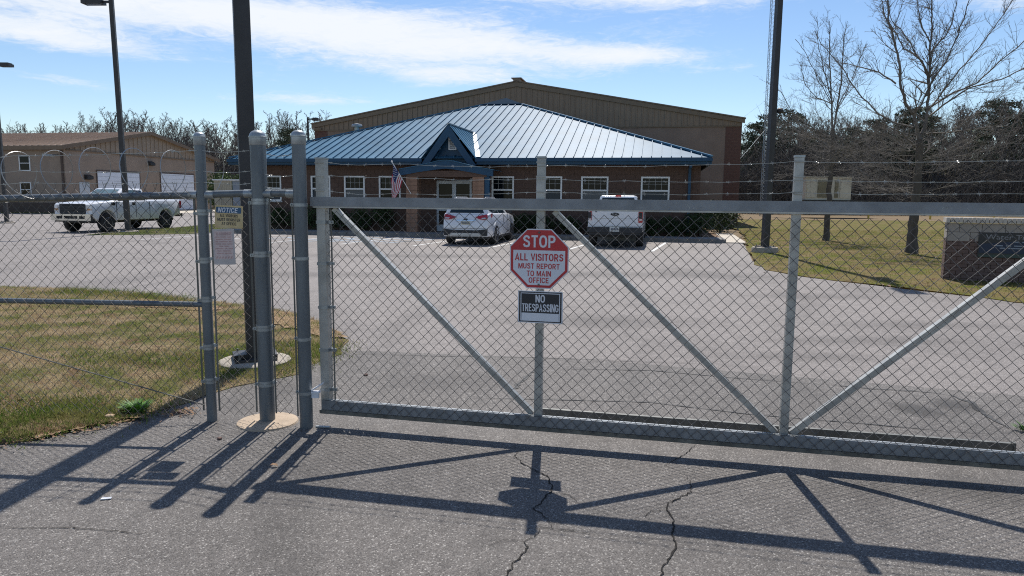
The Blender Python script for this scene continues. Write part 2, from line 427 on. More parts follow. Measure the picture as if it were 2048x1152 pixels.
M['carwhite'] = mat('white car paint', (0.74, 0.75, 0.77), 0.32, 0.0, var=0.04, scale=1.5, coat=0.7, rvar=0.04)
M['carblack'] = mat('black plastic', (0.022, 0.023, 0.026), 0.55, 0.0, var=0.2, scale=6)
M['carsilver'] = mat('silver trim', (0.45, 0.46, 0.47), 0.35, 0.6, var=0.1, scale=4)
M['chrome'] = mat('chrome', (0.62, 0.63, 0.65), 0.16, 0.95, var=0.06, scale=4, rvar=0.04)
M['tyre'] = mat('tyre rubber', (0.02, 0.02, 0.021), 0.8, var=0.25, scale=12)
M['rim'] = mat('alloy rim', (0.38, 0.39, 0.40), 0.35, 0.7, var=0.12, scale=6)
M['red_lens'] = mat('red lamp lens', (0.42, 0.015, 0.03), 0.15, var=0.2, scale=9, coat=0.5)
M['clear_lens'] = mat('clear lamp lens', (0.55, 0.55, 0.55), 0.12, 0.2, var=0.2, scale=9, coat=0.5)
M['amber_lens'] = mat('amber lamp lens', (0.55, 0.27, 0.12), 0.2, var=0.2, scale=9)
M['plate'] = mat('licence plate', (0.62, 0.62, 0.58), 0.5, var=0.08, scale=30)
M['plate_tan'] = mat('tan licence plate', (0.55, 0.50, 0.36), 0.5, var=0.1, scale=30)
M['plate_ink'] = mat('plate ink', (0.12, 0.13, 0.16), 0.5, scale=30)
M['sign_white'] = mat('sign white', (0.68, 0.70, 0.74), 0.45, var=0.06, scale=6)
M['sign_red'] = mat('sign red', (0.48, 0.028, 0.035), 0.42, var=0.1, scale=6)
M['sign_black'] = mat('sign black', (0.018, 0.022, 0.03), 0.4, var=0.2, scale=6)
M['notice_tan'] = mat('faded notice board', (0.50, 0.37, 0.17), 0.6, var=0.18, scale=14, base2=(0.60, 0.49, 0.28))
M['faded_white'] = mat('grubby white backing', (0.50, 0.46, 0.44), 0.6, var=0.12, scale=12)
M['notice_blue'] = mat('notice header blue', (0.03, 0.10, 0.19), 0.5, var=0.2, scale=14)
M['faded_pink'] = mat('sun faded pink board', (0.60, 0.48, 0.45), 0.6, var=0.15, scale=16)
M['faded_red'] = mat('sun faded red print', (0.47, 0.31, 0.29), 0.6, var=0.2, scale=20)
M['plaque'] = mat('black plaque', (0.012, 0.014, 0.018), 0.35, var=0.2, scale=5)
M['plaque_blue'] = mat('plaque blue band', (0.008, 0.018, 0.045), 0.5, var=0.4, scale=5, base2=(0.012, 0.026, 0.06))
M['plaque_green'] = mat('plaque green band', (0.02, 0.05, 0.042), 0.4, var=0.3, scale=5)
M['plaque_text'] = mat('plaque lettering', (0.24, 0.24, 0.25), 0.5, scale=30)
M['mon_brick'] = mat('dark sign brick', (0.12, 0.08, 0.07), 0.9, var=0.3, scale=5, bump=0.5, bscale=60, base2=(0.19, 0.12, 0.095))
M['mon_block'] = mat('pale sign block', (0.34, 0.30, 0.26), 0.9, var=0.15, scale=5, bump=0.4, bscale=60)
M['mon_cap'] = mat('pale cap brick', (0.50, 0.45, 0.39), 0.9, var=0.2, scale=8, bump=0.4, bscale=60)
M['bark'] = mat('grey bark', (0.105, 0.09, 0.075), 0.9, var=0.35, scale=6, stretch=(1, 1, 0.3), bump=0.8, bscale=25, spec=0.2)
M['twig'] = mat('twigs', (0.165, 0.15, 0.135), 0.85, var=0.3, scale=2, spec=0.25)
M['bark_far'] = mat('far grey bark', (0.115, 0.102, 0.092), 0.9, var=0.35, scale=0.5, spec=0.2)
M['brush'] = mat('woodland brush', (0.066, 0.060, 0.055), 0.9, base2=(0.118, 0.108, 0.10), scale=0.4, spec=0.1)
M['needle'] = mat('pine needles', (0.045, 0.062, 0.040), 0.8, base2=(0.088, 0.108, 0.066), scale=0.9, spec=0.2)
M['leaf'] = mat('shrub leaves', (0.018, 0.032, 0.012), 0.7, base2=(0.045, 0.075, 0.02), scale=2.5, spec=0.3)
M['leaf_bright'] = mat('green bush leaves', (0.04, 0.075, 0.02), 0.75, base2=(0.09, 0.14, 0.04), scale=1.2, spec=0.2)
M['weed'] = mat('weed leaves', (0.06, 0.15, 0.02), 0.6, base2=(0.12, 0.25, 0.04), scale=9, spec=0.3)
M['deadleaf'] = mat('dead leaf', (0.22, 0.13, 0.07), 0.85, var=0.35, scale=20)
M['rock'] = mat('tan rock', (0.42, 0.30, 0.19), 0.9, var=0.25, scale=14, bump=0.7, bscale=40)
M['cream'] = mat('cream enclosure paint', (0.55, 0.50, 0.38), 0.6, var=0.1, scale=2)
M['cream_dark'] = mat('enclosure louvre', (0.20, 0.17, 0.10), 0.7, var=0.2, scale=3)
M['tank'] = mat('black fuel tank', (0.012, 0.012, 0.013), 0.5, var=0.2, scale=2)
M['yellow'] = mat('yellow bollard paint', (0.60, 0.42, 0.06), 0.6, var=0.15, scale=4)
M['timber'] = mat('weathered tan boards', (0.42, 0.37, 0.27), 0.8, var=0.2, scale=2, stretch=(1, 1, 0.2))
M['greybox'] = mat('grey steel box', (0.24, 0.27, 0.31), 0.5, 0.1, var=0.1, scale=2)
M['tower'] = mat('tower steel', (0.30, 0.34, 0.38), 0.5, 0.5, var=0.15, scale=1)
M['flag_red'] = mat('flag red', (0.42, 0.03, 0.05), 0.8, var=0.1, scale=12)
M['flag_white'] = mat('flag white', (0.70, 0.68, 0.68), 0.8, var=0.08, scale=12)
M['flag_blue'] = mat('flag blue', (0.02, 0.035, 0.13), 0.8, var=0.15, scale=12)
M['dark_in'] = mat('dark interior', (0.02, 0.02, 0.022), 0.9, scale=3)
M['sill'] = mat('pale sill', (0.50, 0.50, 0.48), 0.6, var=0.1, scale=3)

# ------------------------------------------------------------------ ground
def sheet(name, poly, z, m, cut=0.0, relief=0.0, kind='structure', label=None, edge=0.0):
    bm = bmesh.new()
    vs = [bm.verts.new((p[0], p[1], z)) for p in poly]
    bm.faces.new(vs)
    bmesh.ops.triangulate(bm, faces=bm.faces[:])
    if cut:
        for _ in range(9):
            long_e = [e for e in bm.edges if e.calc_length() > cut]
            if not long_e: break
            bmesh.ops.subdivide_edges(bm, edges=long_e, cuts=1)
            bmesh.ops.triangulate(bm, faces=bm.faces[:])
        bm.verts.ensure_lookup_table()
        for v in bm.verts:
            h = mnoise.noise(Vector((v.co.x * 0.9, v.co.y * 0.9, 0))) * 0.6 + mnoise.noise(Vector((v.co.x * 4, v.co.y * 4, 3))) * 0.4
            v.co.z += relief * (0.0 if v.is_boundary else max(0.05, 0.5 + h))
            if v.is_boundary and edge:
                v.co.x += edge * mnoise.noise(Vector((v.co.x * 5, v.co.y * 5, 9))); v.co.y += edge * mnoise.noise(Vector((v.co.x * 5, v.co.y * 5, 19)))
    for f in bm.faces:
        if f.normal.z < 0: f.normal_flip()
    me = bpy.data.meshes.new(name); bm.to_mesh(me); bm.free(); me.materials.append(m)
    o = bpy.data.objects.new(name, me); COL.objects.link(o)
    return tag(o, label, kind=kind)

def xy(v): return (v.x, v.y)
sheet('ground', [(-900, -60), (900, -60), (900, 1500), (-900, 1500)], -0.06, M['field'])
lot_poly = [(-75, -12), (26, -12), (26, 7.5), (10.6, 9.6), (8.47, 11.63), (8.11, 12.33), (7.64, 13.03), (7.16, 13.91), (6.76, 14.55), (6.3, 15.46), (6.08, 16.74),
            (6.56, 19.34), (8.0, 24.2), (8.42, 25.69), (8.9, 27.6), (9.25, 28.5)] + [xy(S(3.3, 28.35)), xy(S(-19.5, 28.35)), xy(S(-19.5, 46)), xy(S(-26, 75)), xy(S(-48.5, 75)), xy(S(-50.0, 51.0)), xy(S(-85, 49.0))]
sheet('car_park', lot_poly, 0.0, M['lot'])
sheet('driveway_apron', [(-6.0, -9), (20, -9), (20, 3.5), xy(G(11.5, 2.2, 0)), xy(G(6, 2.1, 0)), xy(G(1.6, 2.6, 0)), xy(G(-1.1, 2.35, 0)), (-2.4, 6.6), (-3.2, 5.0), (-6.0, 4.4)], 0.004, M['apron'])
island = [(-9.0, 4.3), (-3.9, 4.42), (-3.36, 4.51), (-3.2, 4.61), (-3.1, 4.77), (-2.83, 5.05), (-2.68, 5.33), (-2.56, 5.49), (-2.5, 5.72), (-2.39, 6.0), (-1.98, 6.48), (-1.86, 7.1), (-1.80, 7.5),
          (-1.98, 8.2), (-2.53, 9.22), (-2.96, 9.81), (-3.56, 10.31), (-3.95, 10.58), (-4.91, 11.05), (-6.01, 11.68), (-7.63, 12.28), (-9.16, 12.59), (-13, 13.0)]
sheet('grass_island', island, 0.010, M['turf'], 0.35, 0.022, edge=0.12)
verge = [(60, 9.0), (26, 7.6), (10.6, 9.7), (8.47, 11.73), (8.11, 12.43), (7.64, 13.13), (7.16, 14.01), (6.76, 14.65), (6.3, 15.56), (6.1, 16.84), (6.6, 19.34), (8.05, 24.2), (8.47, 25.69), (9.0, 27.6), (9.35, 28.5), (10.2, 31), (12.5, 39.4), (16.5, 60), (80, 62), (80, 9)]
sheet('grass_verge', verge, 0.012, M['turf_far'], 1.2, 0.05, edge=0.25)
sheet('grass_strip', [xy(S(-22.9, 25.0)), xy(S(-21.4, 25.4)), xy(S(-19.6, 27.2)), xy(S(-19.5, 45)), xy(S(-27, 50)), xy(S(-25.3, 38)), xy(S(-24.0, 32)), xy(S(-23.4, 28))], 0.012, M['lush'], 0.8, 0.05, edge=0.2)
sheet('grass_foot', [xy(S(-95, 49.0)), xy(S(-50.2, 51.2)), xy(S(-50.3, 53.0)), xy(S(-95, 53.0))], 0.014, M['lush'], 2.5, 0.05)
sheet('concrete_apron', [xy(S(-50.1, 54)), xy(S(-43.5, 54.5)), xy(S(-41.5, 74)), xy(S(-50.1, 74))], 0.008, M['concrete'])
sheet('field', [(18, 62), (160, 62), (160, 100), (24, 100)], -0.02, M['field'])

# hillside behind everything, rising into the wood
def hill():
    nx, ny = 70, 24
    X = np.linspace(-320, 320, nx); Y = np.linspace(88, 420, ny)
    V = []
    for y in Y:
        for x in X:
            left = 1 / (1 + math.exp((x + 5) / 14))
            k = min(1, max(0, (y - 100) / 90)); k = k * k * (3 - 2 * k)
            h = k * (9.0 * left + 10.0 * (1 - left)) + max(0, y - 190) * 0.035 + mnoise.noise(Vector((x * 0.02, y * 0.02, 0))) * 1.2 * k
            V.append((x, y, h - 0.05))
    Fc = [(j * nx + i, j * nx + i + 1, (j + 1) * nx + i + 1, (j + 1) * nx + i) for j in range(ny - 1) for i in range(nx - 1)]
    o = bpy.data.objects.new('hillside', np_mesh('hillside', V, Fc, M['litter'], True)); COL.objects.link(o)
    tag(o, kind='structure')
hill()
def hill_z(x, y):
    left = 1 / (1 + math.exp((x + 5) / 14))
    k = min(1, max(0, (y - 100) / 90)); k = k * k * (3 - 2 * k)
    return k * (9.0 * left + 10.0 * (1 - left)) + max(0, y - 190) * 0.035 - 0.05

def ribbon(name, pts, w, z, m, jag=0.0, sub=0.03):
    P = [Vector((p[0], p[1], 0)) for p in pts]; Q = []
    for a, b in zip(P, P[1:]):
        k = max(1, int((b - a).length / sub))
        for i in range(k): Q.append(a.lerp(b, i / k))
    Q.append(P[-1])
    mb = MB(); vs = []
    for i, p in enumerate(Q):
        t = (Q[min(i + 1, len(Q) - 1)] - Q[max(i - 1, 0)]).normalized(); a = Vector((-t.y, t.x, 0))
        e = min(1.0, 4 * min(i + 1, len(Q) - i) / len(Q))
        p = p + a * random.uniform(-jag, jag)
        ww = w * e * random.uniform(0.45, 1.5) if jag else w
        vs += [p + a * ww / 2 + ZUP * z, p - a * ww / 2 + ZUP * z]
    mb.add(vs, [(2 * i, 2 * i + 1, 2 * i + 3, 2 * i + 2) for i in range(len(Q) - 1)])
    o = mb.build(name, m); tag(o, kind='structure'); return o
A1 = [(0.092, 4.536), (0.026, 4.386), (0.076, 4.262), (0.173, 4.118), (0.219, 4.063), (0.239, 3.929), (0.228, 3.828), (0.184, 3.742), (0.176, 3.672), (0.125, 3.615), (0.175, 3.529), (0.208, 3.447), (0.218, 3.368), (0.238, 3.33)]
A2 = [(0.151, 3.406), (0.125, 3.29), (0.071, 3.243), (0.096, 3.19), (0.019, 3.038), (0.002, 2.968), (-0.021, 2.907), (-0.05, 2.7), (0.0, 2.5)]
B1 = [(1.055, 4.109), (1.054, 3.973), (1.022, 3.844), (0.867, 3.698), (0.838, 3.607), (0.848, 3.48), (0.799, 3.302), (0.792, 3.194), (0.739, 3.108), (0.693, 3.01), (0.662, 2.918), (0.70, 2.7)]
for pts, w, jg in [(A1, .0075, .008), (A2, .008, .009), (B1, .0075, .008), ([(1.255, 4.635), (1.136, 4.445), (0.966, 4.253), (1.055, 4.109)], .005, .006),
                   ([(-2.57, 3.346), (-2.382, 3.341), (-2.203, 3.349), (-2.007, 3.329), (-1.821, 3.289), (-1.70, 3.32)], .005, .005),
                   ([(0.151, 3.39), (0.276, 3.37), (0.42, 3.32)], .004, .006), ([(0.228, 3.828), (0.33, 3.79), (0.37, 3.70)], .0035, .006), ([(0.071, 3.243), (-0.03, 3.26), (-0.10, 3.21)], .0035, .006), ([(0.838, 3.607), (0.75, 3.59), (0.70, 3.52)], .0035, .005), ([(1.022, 3.844), (1.12, 3.82), (1.2, 3.86)], .003, .005), ([(-0.35, 4.62), (-0.55, 4.70), (-0.42, 4.78)], .004, .005)]:
    ribbon('crack', pts, w, 0.0085, M['crack'], jg, 0.022)
for pts, w in [([(0.219, 6.679), (0.103, 6.299), (0.025, 5.991)], .045), ([(2.833, 6.251), (3.25, 6.096), (3.606, 6.026), (3.76, 5.921)], .018),
               ([(3.76, 5.921), (3.798, 5.713), (3.704, 5.383), (3.669, 5.159), (3.656, 5.042)], .045)]:
    ribbon('crack', pts, w, 0.0085, M['tar'], .012, 0.05)
for pts, w in [([(-1.9, 7.369), (-0.85, 7.267), (0.246, 7.24), (2.2, 7.0)], .012), ([(0.328, 6.764), (1.343, 6.72), (2.126, 6.44), (2.71, 6.281), (2.833, 6.251)], .016),
               ([(-0.381, 5.716), (0.239, 5.691), (1.134, 5.632), (1.85, 5.329), (2.668, 5.108), (3.016, 5.003), (3.329, 4.923), (3.566, 4.929), (3.656, 5.0)], .016)]:
    ribbon('pavement_joint', pts, w, 0.0085, M['tar'], .003, 0.06)
def blob(name, cx, cy, rx, ry, m, z=0.0085, k=26):
    pts = []
    for i in range(k):
        a = 2 * math.pi * i / k; q = 1 + 0.18 * mnoise.noise(Vector((math.cos(a) * 1.7 + cx, math.sin(a) * 1.7 + cy, 0)))
        pts.append((cx + rx * q * math.cos(a), cy + ry * q * math.sin(a)))
    return sheet(name, pts, z, m)
blob('oil_stain', 3.25, 5.50, .26, .30, M['stain']); blob('oil_stain', 3.62, 5.62, .26, .30, M['stain'])

for k, (s0, n0) in enumerate([(-1.4, 25.6), (-1.3, 24.4), (-4.0, 25.9), (-6.6, 22.9), (-9.2, 25.3), (-12.6, 25.9), (-15.2, 25.2), (-3.6, 23.4)]):
    p = S(s0, n0); blob('oil_stain', p.x, p.y, .28 + .08 * (k % 3), .5, M['stain'], .0055)
for cx, cy, rx, ry in [(4.3, 8.3, 1.7, .45), (5.6, 9.4, 2.2, .5), (3.2, 7.4, 1.2, .35), (1.2, 9.5, 2.6, .8), (-0.6, 6.2, .9, .5), (-4.5, 15, 4.5, .9), (2.5, 15.5, 5, 1.1), (-3, 20, 6, 1.0), (5.2, 12.2, 2.0, .7), (2.6, 3.9, .8, .35), (-1.9, 5.9, .3, .4)]:
    blob('tyre_scuff', cx, cy, rx, ry, M['rubber'], .0062)
# painted bays, kerb, pavement
for i in range(8):
    s0 = 0.1 - 2.66 * i
    a, b = S(s0 - 0.25, 23.0, 0.004), S(s0 + 0.25, 28.0, 0.004)
    o = MB().add([a - DS * .055, a + DS * .055, b + DS * .055, b - DS * .055], [(0, 1, 2, 3)]).build('parking_line', M['paint_white']); tag(o, kind='structure')
for i in range(6):
    s0 = -8.3 - 0.75 * i
    a, b = S(s0 - 1.3, 24.0, 0.0045), S(s0, 27.9, 0.0045)
    o = MB().add([a - DS * .06, a + DS * .06, b + DS * .06, b - DS * .06], [(0, 1, 2, 3)]).build('access_bay_stripe', M['paint_blue']); tag(o, kind='structure')
for s0 in (-11.9, -14.4):   # worn wheelchair bay emblems (ring with a bar)
    pts = [S(s0 + .45 * math.cos(q), 25.4 + .5 * math.sin(q), 0) for q in np.linspace(0.3, 5.4, 20)]
    ribbon('bay_emblem', pts, .11, .005, M['paint_blue'], 0, .2)
    ribbon('bay_emblem', [S(s0 - .05, 25.8), S(s0, 26.5), S(s0 + .1, 26.9)], .13, .005, M['paint_blue'], 0, .2)
kb = MB(); kb.sbox(-19.5, 28.35, -.05, 2.6, 28.52, .14); tag(kb.build('kerb', M['kerb']), kind='structure')
pv = MB()
x = -19.5
while x < 2.55:
    x1 = min(x + 1.5, 2.6); pv.sbox(x + .006, 28.525, -.05, x1 - .006, 30.0, .137 + random.uniform(-.003, .003)); x = x1
tag(pv.build('pavement', M['kerb']), kind='structure')
rp = MB(); rp.prism([S(2.61, 28.4, 0.0), S(2.61, 34.0, .0), S(2.61, 34.0, .13), S(2.61, 28.4, .03)], DS * .75); tag(rp.build('pavement_ramp', M['concrete']), kind='structure')
bedm = MB(); bedm.sbox(-19.5, 30.01, -.05, 2.6, 31.0, .10); bedm.sbox(1.9, 31.0, -.05, 2.6, 46, .10); tag(bedm.build('planting_bed', M['litter']), kind='structure')

# ------------------------------------------------------------------ chain link
def chain(name, parent, O, U, Nn, w, z0, z1, spikes=0.0, r=0.00175, p=0.0735, m='wire'):
    """real zigzag wires interlocked at every knuckle"""
    O = np.array(O, float); U = np.array(U, float); Nn = np.array(Nn, float)
    nk = int(w / (p / 2)); nj = int((z1 - z0) / (p / 2))
    P0, P1 = [], []
    amp = p / 4
    dz = 0.003
    for k in range(nk):
        xc = k * p / 2 + amp
        j = np.arange(nj + 1)
        sg = np.where((j + k) % 2 == 0, 1.0, -1.0)
        jit = rng.normal(0, 0.0012, nj + 1)
        xs = xc + sg * amp + jit; zs = z0 + j * p / 2 + rng.normal(0, 0.001, nj + 1)
        side = np.where(j % 2 == 0, 1.0, -1.0) * 0.0016
        # arrive on one face, leave on the other
        a = O + xs[:, None] * U; a[:, 2] += zs
        pin = a + Nn * side[:, None]; pout = a - Nn * side[:, None]
        P0 += [pout[:-1]]; P1 += [pin[1:]]
        P0 += [pin]; P1 += [pout + np.array([0, 0, 0.0008])]
        if spikes:
            top = a[-1]; tip = top + U * (-sg[-1] * amp * 0.9) + np.array([0, 0, spikes * rng.uniform(.7, 1.1)])
            P0 += [top[None]]; P1 += [tip[None]]
    P0 = np.concatenate(P0); P1 = np.concatenate(P1)
    off = np.array(OFF.get(parent.name, (0, 0, 0)))
    me = seg_mesh(name, P0 - off, P1 - off, np.full(len(P0), r), np.full(len(P0), r), M[m], 4)
    o = bpy.data.objects.new(name, me); COL.objects.link(o); o.parent = parent
    return o

def barbed(name, parent, pts, sag=0.012, r=0.0022, step=0.125, m='barb'):
    P = [Vector(p) for p in pts]; mb = MB(); Q = []
    for a, b in zip(P, P[1:]):
        k = max(4, int((b - a).length / 0.11))
        for i in range(k):
            f = i / k; q = a.lerp(b, f); q.z -= sag * 4 * f * (1 - f) + random.uniform(-.004, .004); Q.append(q)
    Q.append(P[-1])
    mb.tube(Q, r, 4)
    tot = 0.05; L = 0
    for a, b in zip(Q, Q[1:]):
        d = (b - a).length
        while tot < L + d:
            q = a.lerp(b, (tot - L) / d); t = (b - a).normalized()
            mb.tube([q - t * .011, q + t * .011], r * 1.9, 4)
            for k in range(2):
                v = Vector((random.uniform(-.4, .4), random.uniform(-1, 1), random.uniform(-1, 1))).normalized() * .013
                mb.tube([q - v + t * .004 * k, q + v + t * .004 * k], .0011, 3)
            tot += step
        L += d
    return mb.build(name, M[m], parent)

def band(mb, c, r, dirv, m=None):
    """tension band round a post with its bolt lugs to one side"""
    mb.lathe((c[0], c[1], c[2] - .011), [(r, 0), (r + .0035, 0), (r + .0035, .022), (r, .022)], 18, cap=False)
    d = Vector(dirv).normalized(); nn = d.cross(ZUP); c = Vector(c)
    for sg in (-1, 1):
        mb.obox(c + d * r * .9 + nn * sg * .006 - ZUP * .011 - nn * .0015, d * .034, nn * .003, ZUP * .022)
    mb.tube([c + d * (r + .022) - nn * .018, c + d * (r + .022) + nn * .018], .0055, 6)

def dome_cap(c, r):
    mb = MB(); mb.lathe(c, [(r + .002, -.062), (r + .004, -.058), (r + .004, -.010), (r + .007, -.008), (r + .007, .0)] + [((r + .002) * math.cos(R(q)), .002 + r * .78 * math.sin(R(q))) for q in range(0, 85, 14)] + [(.004, .002 + r * .785)], 28)
    return mb

# ---- sliding gate (one moving thing)
gate = thing('sliding_gate', 'silver sliding chain link gate closed across the driveway with diagonal braces', 'gate', G(0, 0, 0))
def gtube(name, a, z0, z1, w=.062, m='alu'):
    mb = MB(); mb.gbox(a - w / 2, -w / 2, z0, a + w / 2, w / 2, z1); o = mb.build(name, M[m], gate); return o
v1 = gtube('end_post', 0.0, .10, 1.905, .064)
MB().gbox(-.036, -.036, 1.906, .036, .036, 1.916).build('post_top', M['galv_new'], v1)
for i, a in enumerate((1.553, 3.119, 4.68, 6.24)):
    u = gtube('upright', a, .118, 1.905, .05)
    MB().gbox(a - .029, -.029, 1.906, a + .029, .029, 1.918).build('post_top', M['galv_new'], u)
rl = MB(); rl.gbox(-.068, -.052, 1.582, 6.6, -.002, 1.646); ro = rl.build('top_rail', M['alu_dark'], gate)
MB().gbox(-.05, -.050, 1.571, 6.6, .03, 1.5815).build('rail_flange', M['alu'], ro)
sc_ = MB()
for a, z, l, t in [(2.46, 1.625, .022, .6), (2.475, 1.622, .02, .5), (2.487, 1.607, .016, .2), (3.9, 1.62, .014, -.6), (3.915, 1.622, .016, .5), (1.1, 1.615, .018, 1.2), (4.02, 1.615, .02, .9), (0.75, 1.63, .012, .3)]:
    p = G(a, -.0535, z); dv = (GU * math.sin(t) * l - ZUP * math.cos(t) * l); sc_.obox(p, dv, GU * .0032, GN * .001)
sc_.build('scratch', M['galv_new'], ro)
bl = MB(); bl.gbox(-.02, -.046, .128, 6.6, .002, .196); bo = bl.build('bottom_rail', M['alu_dark'], gate)
MB().gbox(-.04, -.048, .098, 6.6, .006, .1255).build('rail_lip', M['galv_old'], bo)
MB().gbox(-.02, -.043, .2, 6.6, -.036, .2045).build('rail_edge', M['galv_new'], bo)
gb = thing('guide_beam', 'long grey steel beam lying on the asphalt just behind the gate', 'steel beam', G(1.5, .42, 0))
MB().gbox(1.48, .40, .020, 4.57, .428, .118).build('beam', M['galv_old'], gb); MB().gbox(4.571, .395, .012, 4.585, .435, .124).build('end_plate', M['galv_old'], gb)
for a in (1.7, 3.0, 4.4): MB().gbox(a - .06, .41, .006, a + .06, .45, .0195).build('packer', M['galv_old'], gb)
for (a0, z0, a1, z1) in [(.085, 1.567, 1.515, .198), (1.64, 1.567, 3.075, .198), (3.165, .198, 4.64, 1.567), (4.72, 1.567, 6.2, .198)]:
    mb = MB(); mb.bar(G(a0, .012, z0), G(a1, .012, z1), .036, .044, GN)
    mb.build('brace', M['alu'], gate)
bnd = [1.47, 1.18, .87, .56, .27]
for z in bnd:
    mb = MB(); mb.gbox(-.036, -.036, z - .011, .036, .036, z + .011); mb.gbox(.036, -.008, z - .011, .078, -.003, z + .011); mb.gbox(.036, .003, z - .011, .078, .008, z + .011)
    mb.tube([G(.064, -.02, z), G(.064, .02, z)], .006, 6); mb.build('tension_band', M['galv_new'], gate)
MB().gbox(.058, -.006, .13, .068, .0, 1.565).build('tension_bar', M['galv_old'], gate)
chain('chain_link_mesh', gate, G(.06, -.058, 0), GU, GN, 6.4, .115, 1.572)
for z0, z1, z2 in [(1.885, 1.858, 1.880), (1.797, 1.777, 1.768), (1.687, 1.689, 1.698)]:
    barbed('barbed_wire', gate, [G(.04, -.036, z0), G(.55, -.036, z0 - .012), G(1.553, -.03, z1), G(3.119, -.03, z2), G(4.68, -.03, z2 + .015), G(6.24, -.03, z2)], .014, .0018)
for a in (0.0, 1.553, 3.119, 4.68):
    for z in (1.88, 1.79, 1.69):
        mb = MB(); w = .036 if a == 0 else .030; mb.gbox(a - w, -w - .002, z - .004, a + w, -w + .003, z + .004); mb.build('wire_clip', M['barb'], gate)

# ---- fixed fence
PL, PM, PR = Vector((-2.20, 5.065, 0)), Vector((-1.782, 5.038, 0)), Vector((-1.466, 4.932, 0))
fence = thing('chain_link_fence', 'grey chain link fence of round capped posts and rails left of the gate', 'fence', PL)
UL = Vector((-1, .06, 0)).normalized(); NL = Vector((.06, 1, 0)).normalized()
def FL(x, z, b=0.0): return PL + UL * x + NL * b + ZUP * z
for P, r, zs, sides in [(PL, .036, (1.52, 1.18, .90, .55, .30), (1, -1)), (PM, .054, (1.60, 1.23, .70, .29), (1, -1)), (PR, .046, (1.59, 1.22, .65, .26), (-1,))]:
    H = 2.06
    mb = MB(); mb.lathe((P.x, P.y, -.05), [(r, 0), (r, H + .04)], 28); po = mb.build('fence_post', M['galv'], fence, smooth=40)
    dome_cap((P.x, P.y, H), r).build('post_cap', M['galv_new'], po, smooth=50)
    for z in zs:
        for sd in sides:
            mb = MB(); d = {1: (UL * -1 if P is not PM else (PR - PM)), -1: UL if P is not PR else (PM - PR)}[sd]
            zz = z + (.02 if sd == 1 else 0.0)
            if len(sides) == 1 or abs(z - zs[0]) < 9: band(mb, (P.x, P.y, zz), r, d); mb.build('tension_band', M['galv_new'], po, smooth=30)
def frail(name, a, b, r=.0255, m='galv'):
    mb = MB(); mb.tube([a, b], r, 14); return mb.build(name, M[m], fence, smooth=40)
frail('top_rail', FL(.03, 1.652), FL(2.6, 1.585)); frail('mid_rail', FL(.03, .868), FL(2.6, .872), .02)
frail('top_rail', PL + Vector((.03, -.002, 1.655)), PM + Vector((-.04, 0, 1.668)))
frail('top_rail', PM + Vector((.045, -.01, 1.668)), PR + Vector((-.045, .02, 1.668)))
for P, d in [(PL, UL), (PL, UL * -1), (PM, UL), (PM, (PR - PM).normalized()), (PR, (PM - PR).normalized())]:
    r = {id(PL): .036, id(PM): .054, id(PR): .046}[id(P)]
    z = 1.664 if P is not PL else 1.653
    mb = MB(); mb.tube([P + d * (r * .8) + ZUP * z, P + d * (r + .055) + ZUP * z], .029, 14); mb.build('rail_end_cup', M['galv_new'], fence, smooth=40)
mb = MB(); mb.tube([FL(.035, .13, -.03), FL(2.6, .80, -.03)], .0048, 6); mb.build('truss_rod', M['galv_old'], fence)
for P, d, r in [(PL, UL, .036), (PL, UL * -1, .036), (PM, UL, .054), (PM, (PR - PM).normalized(), .054), (PR, (PM - PR).normalized(), .046)]:
    mb = MB(); c = P + d * (r + .024); mb.obox(c - d * .006 - Vector((0, .003, 0)) + ZUP * .08, d * .012, Vector((0, .006, 0)), ZUP * 1.60); mb.build('tension_bar', M['galv_old'], fence)
chain('chain_link_mesh', fence, FL(2.6, 0, -.034), UL * -1, NL, 2.54, .03, 1.69, .055)
U2 = (PM - PL).normalized(); U3 = (PR - PM).normalized()
chain('chain_link_mesh', fence, PL + U2 * .062 + Vector((0, .0, 0)), U2, Vector((U2.y, -U2.x, 0)) * -1, (PM - PL).length - .14, .05, 1.655, .02)
chain('chain_link_mesh', fence, PM + U3 * .08, U3, Vector((U3.y, -U3.x, 0)) * -1, (PR - PM).length - .155, .09, 1.655, .0)
for za, zb, zm in [(1.958, 1.868, 1.97), (1.818, 1.79, 1.83), (1.741, 1.705, 1.745)]:
    barbed('barbed_wire', fence, [FL(.0, za, -.04), FL(1.3, (za + zb) / 2 + .004, -.04), FL(2.6, zb - .04, -.04)], .008)
    barbed('barbed_wire', fence, [PL + Vector((.03, -.03, za)), PM + Vector((-.05, -.03, zm - .01))], .012)
    barbed('barbed_wire', fence, [PM + Vector((.05, -.03, zm - .03)), PR + Vector((-.03, -.03, zm - .04))], .012)
mb = MB(); mb.lathe((PM.x, PM.y + .0, -.03), [(.215, 0), (.222, .025), (.212, .045), (.19, .05), (.0545, .056)], 34); mb.build('concrete_footing', M['footing'], fence, smooth=40)
ct = MB()
for x0, x1, z in [(.028, .072, .30)]:
    ct.obox(PR + Vector((.046, -.03, .275)), Vector((.085, .0, .055)), Vector((0, .035, 0)), Vector((.0, 0, .010)))
    ct.obox(PR + Vector((.046, -.03, .262)), Vector((.06, .0, .0)), Vector((0, .035, 0)), Vector((.0, 0, .012)))
    ct.obox(PR + Vector((.046, -.02, .225)), Vector((.05, .0, .0)), Vector((0, .02, 0)), Vector((.0, 0, .036)))
ct.build('gate_catcher', M['sign_white'], fence)

